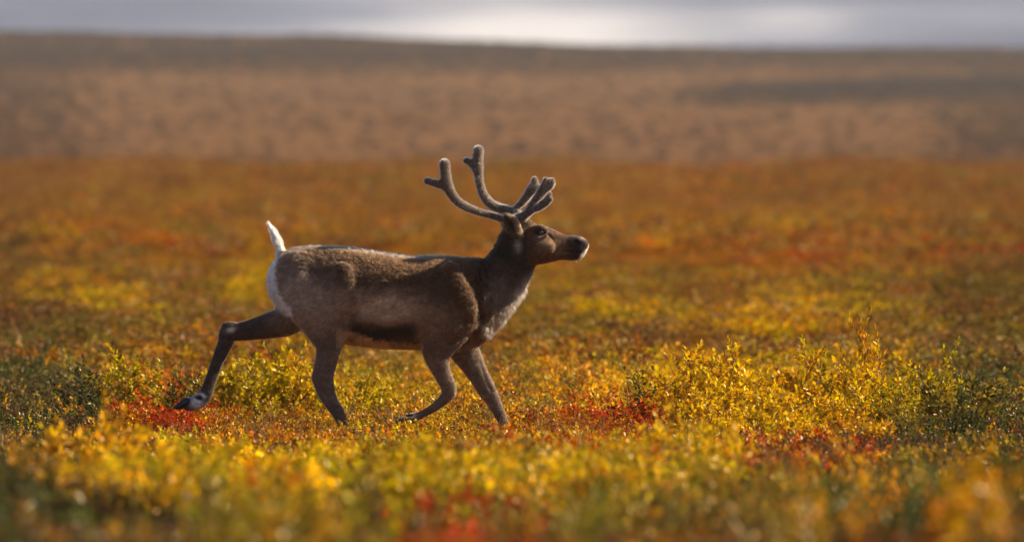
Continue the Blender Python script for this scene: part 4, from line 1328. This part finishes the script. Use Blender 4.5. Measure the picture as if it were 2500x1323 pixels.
GF, GB, GM = 'willow shrubs growing beside the caribou', 'blurred shrubs growing between camera and caribou', 'blurred shrubs growing beyond the caribou'
W_ = 'willow_shrub'
SHRUBS = [
    # right of the animal, in focus
    (W_, 'willow', 'spray', 0, 1575, 868, 51.6, 'olive', 'small sparse dull green willow directly above the crimson dwarf birch patch', GF, 1.2),
    (W_, 'willow', 'willow', 0, 1700, 838, 51.8, 'yellow', 'tall pale yellow willow with a long bare twig leaning left from it', GF, 1.2),
    (W_, 'willow', 'spray', 1, 1775, 826, 51.5, 'yellow', 'slim willow spray pressed against the right flank of the pale willow with the bare twig', GF, 1.05),
    (W_, 'willow', 'wide', 0, 1800, 915, 50.8, 'yellow', 'broad bright yellow willow, the most golden one below the bare twig', GF, 1.3),
    (W_, 'willow', 'willow', 1, 1880, 880, 51.2, 'yellow', 'pointed golden yellow willow at the gap between the two tall willow clumps', GF, 1.05),
    (W_, 'willow', 'willow', 2, 1965, 846, 51.5, 'gold', 'orange tinged willow starting the right hand clump just after the gap', GF, 1.2),
    (W_, 'willow', 'spray', 0, 2038, 822, 51.4, 'lime', 'narrow yellow green willow spray just left of the tallest spire', GF, 1.05),
    (W_, 'willow', 'spray', 1, 2125, 752, 51.8, 'gold', 'tallest thin willow spire reaching up to the blurred yellow bushes', GF, .55),
    (W_, 'willow', 'willow', 0, 2110, 868, 51.0, 'yellow', 'leafy willow filling in below the tallest spire', GF, 1.2),
    (W_, 'willow', 'wide', 1, 2010, 935, 50.6, 'yellow', 'low wide gold willow in front of the orange tinged willow', GF, 1.3),
    (W_, 'willow', 'willow', 1, 2205, 860, 51.3, 'lime', 'yellow green willow between the tallest spire and the lone twig with white leaves', GF, 1.2),
    (W_, 'willow', 'spray', 0, 2285, 826, 51.6, 'lime', 'lone leaning willow twig with whitish leaves at its tip near the right edge', GF, .8),
    (W_, 'willow', 'wide', 0, 2255, 935, 50.9, 'olive', 'dark olive spreading willow at the right end of the sharp shrubs', GF, 1.2),
    (W_, 'willow', 'willow', 2, 2390, 905, 52.0, 'green', 'dark green willow in the gloom by the right border', GF, 1.3),
    # left and behind the legs
    (W_, 'willow', 'willow', 1, 285, 838, 53.0, 'lime', 'yellow green willow standing highest left of the trailing hind leg', GF, 1.05),
    (W_, 'willow', 'spray', 1, 205, 872, 52.6, 'green', 'thin dark green willow spray at the far left of the sharp shrubs', GF, 1.2),
    (W_, 'willow', 'spray', 0, 375, 880, 52.8, 'lime', 'short willow spray midway between the highest left willow and the trailing hoof', GF, 1.3),
    (W_, 'willow', 'willow', 0, 455, 892, 52.5, 'olive', 'low olive willow just left of the trailing hind shank', GF, 1.05),
    (W_, 'willow', 'willow', 2, 600, 858, 53.4, 'lime', 'bright lime willow framed inside the bend of the trailing hind leg', GF, 1.3),
    (W_, 'willow', 'wide', 1, 690, 832, 54.0, 'lime', 'wide sunlit lime willow showing between the two hind legs', GF, 1.2),
    (W_, 'willow', 'spray', 1, 752, 838, 53.6, 'yellow', 'small yellow willow spray touching the rear edge of the planted hind leg', GF, 1.05),
    (W_, 'willow', 'wide', 0, 880, 900, 53.2, 'lime', 'low lime willow under the belly just ahead of the planted hind leg', GF, 1.05),
    (W_, 'willow', 'spray', 0, 1385, 905, 55.0, 'olive', 'faint olive willow standing in front of the chest beyond the reaching foreleg', GF, 1.3),
    ('dwarf_birch', 'dwarf birch', 'low', 0, 1520, 962, 50.0, 'red', 'crimson low dwarf birch patch right of the reaching foreleg', None, 1.5),
    ('dwarf_birch', 'dwarf birch', 'low', 1, 1450, 985, 49.6, 'orange', 'orange dwarf birch fringing the left side of the crimson patch', None, 1.5),
    ('dwarf_birch', 'dwarf birch', 'low', 1, 385, 952, 50.8, 'red', 'scarlet dwarf birch patch just left of the trailing hoof', None, 1.5),
    ('dwarf_birch', 'dwarf birch', 'low', 0, 300, 975, 50.4, 'orange', 'orange red dwarf birch beside the scarlet one, farther from the hoof', None, 1.4),
    ('dwarf_birch', 'dwarf birch', 'low', 0, 975, 1020, 49.45, 'gold', 'low golden dwarf birch screening the folded front hoof', None, 1.0),
    ('dwarf_birch', 'dwarf birch', 'low', 1, 850, 1024, 49.5, 'orange', 'low orange dwarf birch round the planted hind hoof', None, 1.0),
    ('dwarf_birch', 'dwarf birch', 'low', 0, 1242, 1022, 49.6, 'orange', 'low orange dwarf birch round the reaching front hoof', None, 1.0),
    # blurred, nearer the camera
    (W_, 'willow', 'blur', 0, 235, 965, 38, 'gold', 'soft amber willow standing tallest in the blurred left corner growth', GB, .8),
    (W_, 'willow', 'blur', 1, 350, 1040, 36, 'yellow', 'blurred golden willow mound below the scarlet dwarf birch', GB, 1.2),
    (W_, 'willow', 'blur', 2, 500, 1062, 35, 'yellow', 'blurred yellow green willow mound directly below the trailing hoof', GB, 1.2),
    (W_, 'willow', 'blur', 0, 745, 1055, 40, 'yellow', 'small blurred yellow sprig just left below the planted hind hoof', GB, .9),
    (W_, 'willow', 'blur', 1, 850, 1068, 39, 'yellow', 'brightest small blurred yellow tuft straight below the planted hind hoof', GB, .9),
    (W_, 'willow', 'blur', 2, 1050, 1045, 37, 'lime', 'blurred lime willow tuft covering the folded front hoof', GB, 1.1),
    (W_, 'willow', 'blur', 0, 950, 1095, 33, 'lime', 'wide hazy lime mound below and left of the folded front hoof', GB, 1.5),
    (W_, 'willow', 'blur', 1, 1310, 1085, 34.5, 'lime', 'hazy yellow green mound below the reaching far front hoof', GB, 1.4),
    (W_, 'willow', 'blur', 2, 1450, 1105, 34, 'yellow', 'hazy yellow mound below the crimson dwarf birch patch', GB, 1.1),
    (W_, 'willow', 'blur', 0, 1640, 985, 40, 'yellow', 'soft round yellow tuft in front of the tall pale willow', GB, .9),
    (W_, 'willow', 'blur', 1, 1785, 1015, 39, 'yellow', 'soft upright golden tuft in front of the broad bright yellow willow', GB, .9),
    (W_, 'willow', 'blur', 2, 690, 1095, 33, 'gold', 'dim gold mound midway along the bottom between yellow tuft and amber willow', GB, 1.4),
    ('dwarf_birch', 'dwarf birch', 'blur', 1, 1060, 1195, 30, 'red', 'blurred bright red dwarf birch at the bottom middle of the view', None, 1.2),
    ('dwarf_birch', 'dwarf birch', 'blur', 2, 1230, 1235, 29.5, 'rust', 'blurred rust red dwarf birch to the right of the bright red one at the bottom', None, 1.3),
    # the bank of willows running down towards the camera on the right
    (W_, 'willow', 'willow', 1, 1720, 925, 48.5, 'yellow', 'dense yellow willow just below the foot of the long bare twig', GB, 1.2),
    (W_, 'willow', 'willow', 0, 1900, 945, 47.8, 'yellow', 'dense yellow willow below the gap between the two tall clumps', GB, 1.2),
    (W_, 'willow', 'wide', 1, 2080, 985, 47.0, 'gold', 'spreading amber willow low down beneath the tallest spire', GB, 1.2),
    (W_, 'willow', 'willow', 2, 2200, 975, 47.5, 'olive', 'dull olive willow low down beneath the lone twig with whitish leaves', GB, 1.2),
    (W_, 'willow', 'willow', 0, 2340, 985, 46.5, 'green', 'dark willow low by the right border beneath the dark green one', GB, 1.2),
    (W_, 'willow', 'blur', 0, 1690, 1060, 43, 'lime', 'soft lime mound at the near foot of the dense yellow willows', GB, 1.2),
    (W_, 'willow', 'blur', 2, 1880, 1085, 42, 'gold', 'soft amber mound low between the lime mound and the dark right side', GB, 1.2),
    (W_, 'willow', 'blur', 1, 2190, 1120, 40, 'olive', 'dim olive mound in the shadowy lower right', GB, 1.3),
    (W_, 'willow', 'blur', 0, 2420, 1130, 39, 'green', 'dim dark green mound cut by the right border', GB, 1.2),
    (W_, 'willow', 'willow', 2, 1640, 905, 50.2, 'gold', 'amber willow between the crimson patch and the foot of the bare twig', GF, 1.2),
    (W_, 'willow', 'willow', 1, 2060, 915, 49.6, 'yellow', 'full yellow willow in the middle of the right hand clump', GF, 1.2),
    (W_, 'willow', 'willow', 0, 2170, 925, 49.4, 'lime', 'yellow green willow standing in front of the tallest spire on its right', GF, 1.2),
    (W_, 'willow', 'wide', 0, 2310, 900, 50.2, 'olive', 'olive willow spreading under the lone twig near the right edge', GF, 1.2),
    (W_, 'willow', 'blur', 2, 2020, 1130, 40, 'gold', 'hazy amber mound under the spreading amber willow, right of the soft amber mound', GB, 1.3),
    (W_, 'willow', 'blur', 0, 1560, 1100, 39, 'yellow', 'hazy golden mound between the crimson patch and the soft lime mound', GB, 1.2),
    # and on the left
    (W_, 'willow', 'blur', 1, 110, 1050, 41, 'olive', 'soft olive willow cut by the left border', GB, 1.2),
    (W_, 'willow', 'blur', 2, 600, 1090, 40, 'gold', 'soft amber mound between the trailing hoof and the planted hoof', GB, 1.0),
    (W_, 'willow', 'blur', 0, 330, 1130, 35, 'gold', 'blurred amber mound at the near foot of the golden left mound', GB, 1.3),
    (W_, 'willow', 'blur', 2, 560, 1165, 33, 'gold', 'blurred dusky gold mound low on the left beside the pale seed head', GB, 1.3),
    ('dwarf_birch', 'dwarf birch', 'blur', 0, 1140, 1165, 32.5, 'red', 'blurred scarlet dwarf birch rising behind the bright red one at the bottom', None, 1.1),
    ('dwarf_birch', 'dwarf birch', 'blur', 2, 930, 1240, 30, 'rust', 'blurred rust red dwarf birch to the left of the bright red one at the bottom', None, 1.2),
    # blurred, beyond
    (W_, 'willow', 'blur', 0, 2075, 705, 104, 'yellow', 'largest blurred yellow bush high on the right above the tallest spire', GM, 1.9),
    (W_, 'willow', 'blur', 1, 1965, 682, 110, 'yellow', 'blurred yellow bush adjoining the upper left of the largest yellow bush', GM, 1.5),
    (W_, 'willow', 'blur', 2, 1790, 757, 96, 'yellow', 'small blurred yellow bush above the tall pale willow, the left one of two', GM, 1.5),
    (W_, 'willow', 'blur', 0, 1880, 763, 95, 'gold', 'small blurred amber bush close right of the small yellow bush', GM, 1.5),
    (W_, 'willow', 'blur', 1, 1570, 715, 103, 'lime', 'blurred yellow green bush in the slope right of the chest and below the muzzle', GM, 2.0),
    (W_, 'willow', 'blur', 2, 200, 672, 110, 'yellow', 'blurred bright yellow bush on the left slope level with the rump', GM, 1.7),
    (W_, 'willow', 'blur', 0, 110, 682, 110, 'lime', 'blurred dull yellow bush at the outer side of the bright left one', GM, 1.5),
    (W_, 'willow', 'blur', 1, 630, 640, 122, 'lime', 'blurred lime bush tucked behind the white rump of the caribou', GM, 1.4),
]
made = [shrub(*a) for a in SHRUBS]

# the long bare twig that leans out of the tall pale willow
host = made[1]
p = np.array([(1905, 985, 51.6), (1850, 940, 51.6), (1790, 905, 51.7), (1725, 890, 51.8), (1660, 872, 51.8), (1640, 862, 51.8)], float)
w_ = np.stack([(p[:, 0] - 1250) / F_PX * p[:, 2], p[:, 2] - 50, EYE - (p[:, 1] - 440) / F_PX * p[:, 2]], 1)
bpy.context.view_layer.update()
inv = np.array(host.matrix_world.inverted())
wl_ = w_ @ inv[:3, :3].T + inv[:3, 3]
v, f = tube_geo(wl_, .006, .002, 5)
o = link('bare_branch', mesh_np('bare_branch', v, f, M_twig), host)
o['label'] = 'long leafless grey twig leaning left'


# ------------------------------------------------------------------ white seed heads low in the blurred growth
def leaf_plain(name, col):
    m, n, l = new_mat(name)
    o = n.new('ShaderNodeOutputMaterial'); d_ = n.new('ShaderNodeBsdfDiffuse'); t_ = n.new('ShaderNodeBsdfTranslucent'); x_ = n.new('ShaderNodeMixShader')
    d_.inputs[0].default_value = t_.inputs[0].default_value = (*col, 1)
    l.new(d_.outputs[0], x_.inputs[1]); l.new(t_.outputs[0], x_.inputs[2]); l.new(x_.outputs[0], o.inputs[0])
    return m


M_cotton = leaf_plain('cotton_fluff', (.75, .70, .66))
M_straw = leaf_plain('straw_stalk', (.30, .22, .10))


def cottongrass(px, py, d, r, label):
    x, y, zh = (px - 1250) / F_PX * d, d - 50, EYE - (py - 440) / F_PX * d
    z = float(ground(np.array([x]), np.array([y]))[0])
    o = bpy.data.objects.new('cottongrass', None)
    SC.collection.objects.link(o)
    o.location = (x, y, z)
    tag(o, label, 'cottongrass', 'white seed heads in the low growth')
    h = zh - z
    v, f = tube_geo(np.array([(.03, 0, 0), (.02, 0, h * .4), (.005, 0, h * .8), (0, 0, h)]), .0018, .0012, 5)
    link('stalk', mesh_np('stalk', v, f, M_straw), o)
    k = 260
    D = unit(rs.normal(0, 1, (k, 3)) + np.array((0, 0, -.2)))
    v, f, kk = leaf_geo(np.zeros((k, 3)), D, unit(np.cross(D, rs.normal(0, 1, (k, 3)))), r * rs.uniform(.6, 1.1, k), .12)
    c = link('seed_head', mesh_np('seed_head', v + np.array((0, 0, h)), f, M_cotton), o)
    c['kind'] = 'stuff'


cottongrass(2310, 1208, 31.5, .024, 'white fluffy seed head in the dark growth near the bottom right corner')
cottongrass(457, 1212, 31, .018, 'pale fluffy seed head below the blurred yellow green mound on the left')


# ------------------------------------------------------------------ the air
zlo, zhi = float(gZ.min()) - 1.0, float(gZ.max()) + 3.0
xm, y0, y1 = float(np.abs(gX).max()) + 20, float(gY.min()) - 20, float(gY.max()) + 20
bv = np.array([(sx * xm, yy, zz) for zz in (zlo, zhi) for yy in (y0, y1) for sx in (-1, 1)])
bf = np.array([(0, 2, 3, 1), (4, 5, 7, 6), (0, 1, 5, 4), (2, 6, 7, 3), (0, 4, 6, 2), (1, 3, 7, 5)])
m_air, n, l = new_mat('air')
o_ = n.new('ShaderNodeOutputMaterial')
v_ = n.new('ShaderNodeVolumePrincipled')
v_.inputs['Color'].default_value = (.96, .91, .90, 1)
v_.inputs['Density'].default_value = 0.00010
v_.inputs['Anisotropy'].default_value = 0.2
l.new(v_.outputs[0], o_.inputs['Volume'])
air = link('haze', mesh_np('haze', bv, bf, m_air))
tag(air, 'thin warm haze paling the far hill', 'haze', kind='stuff')
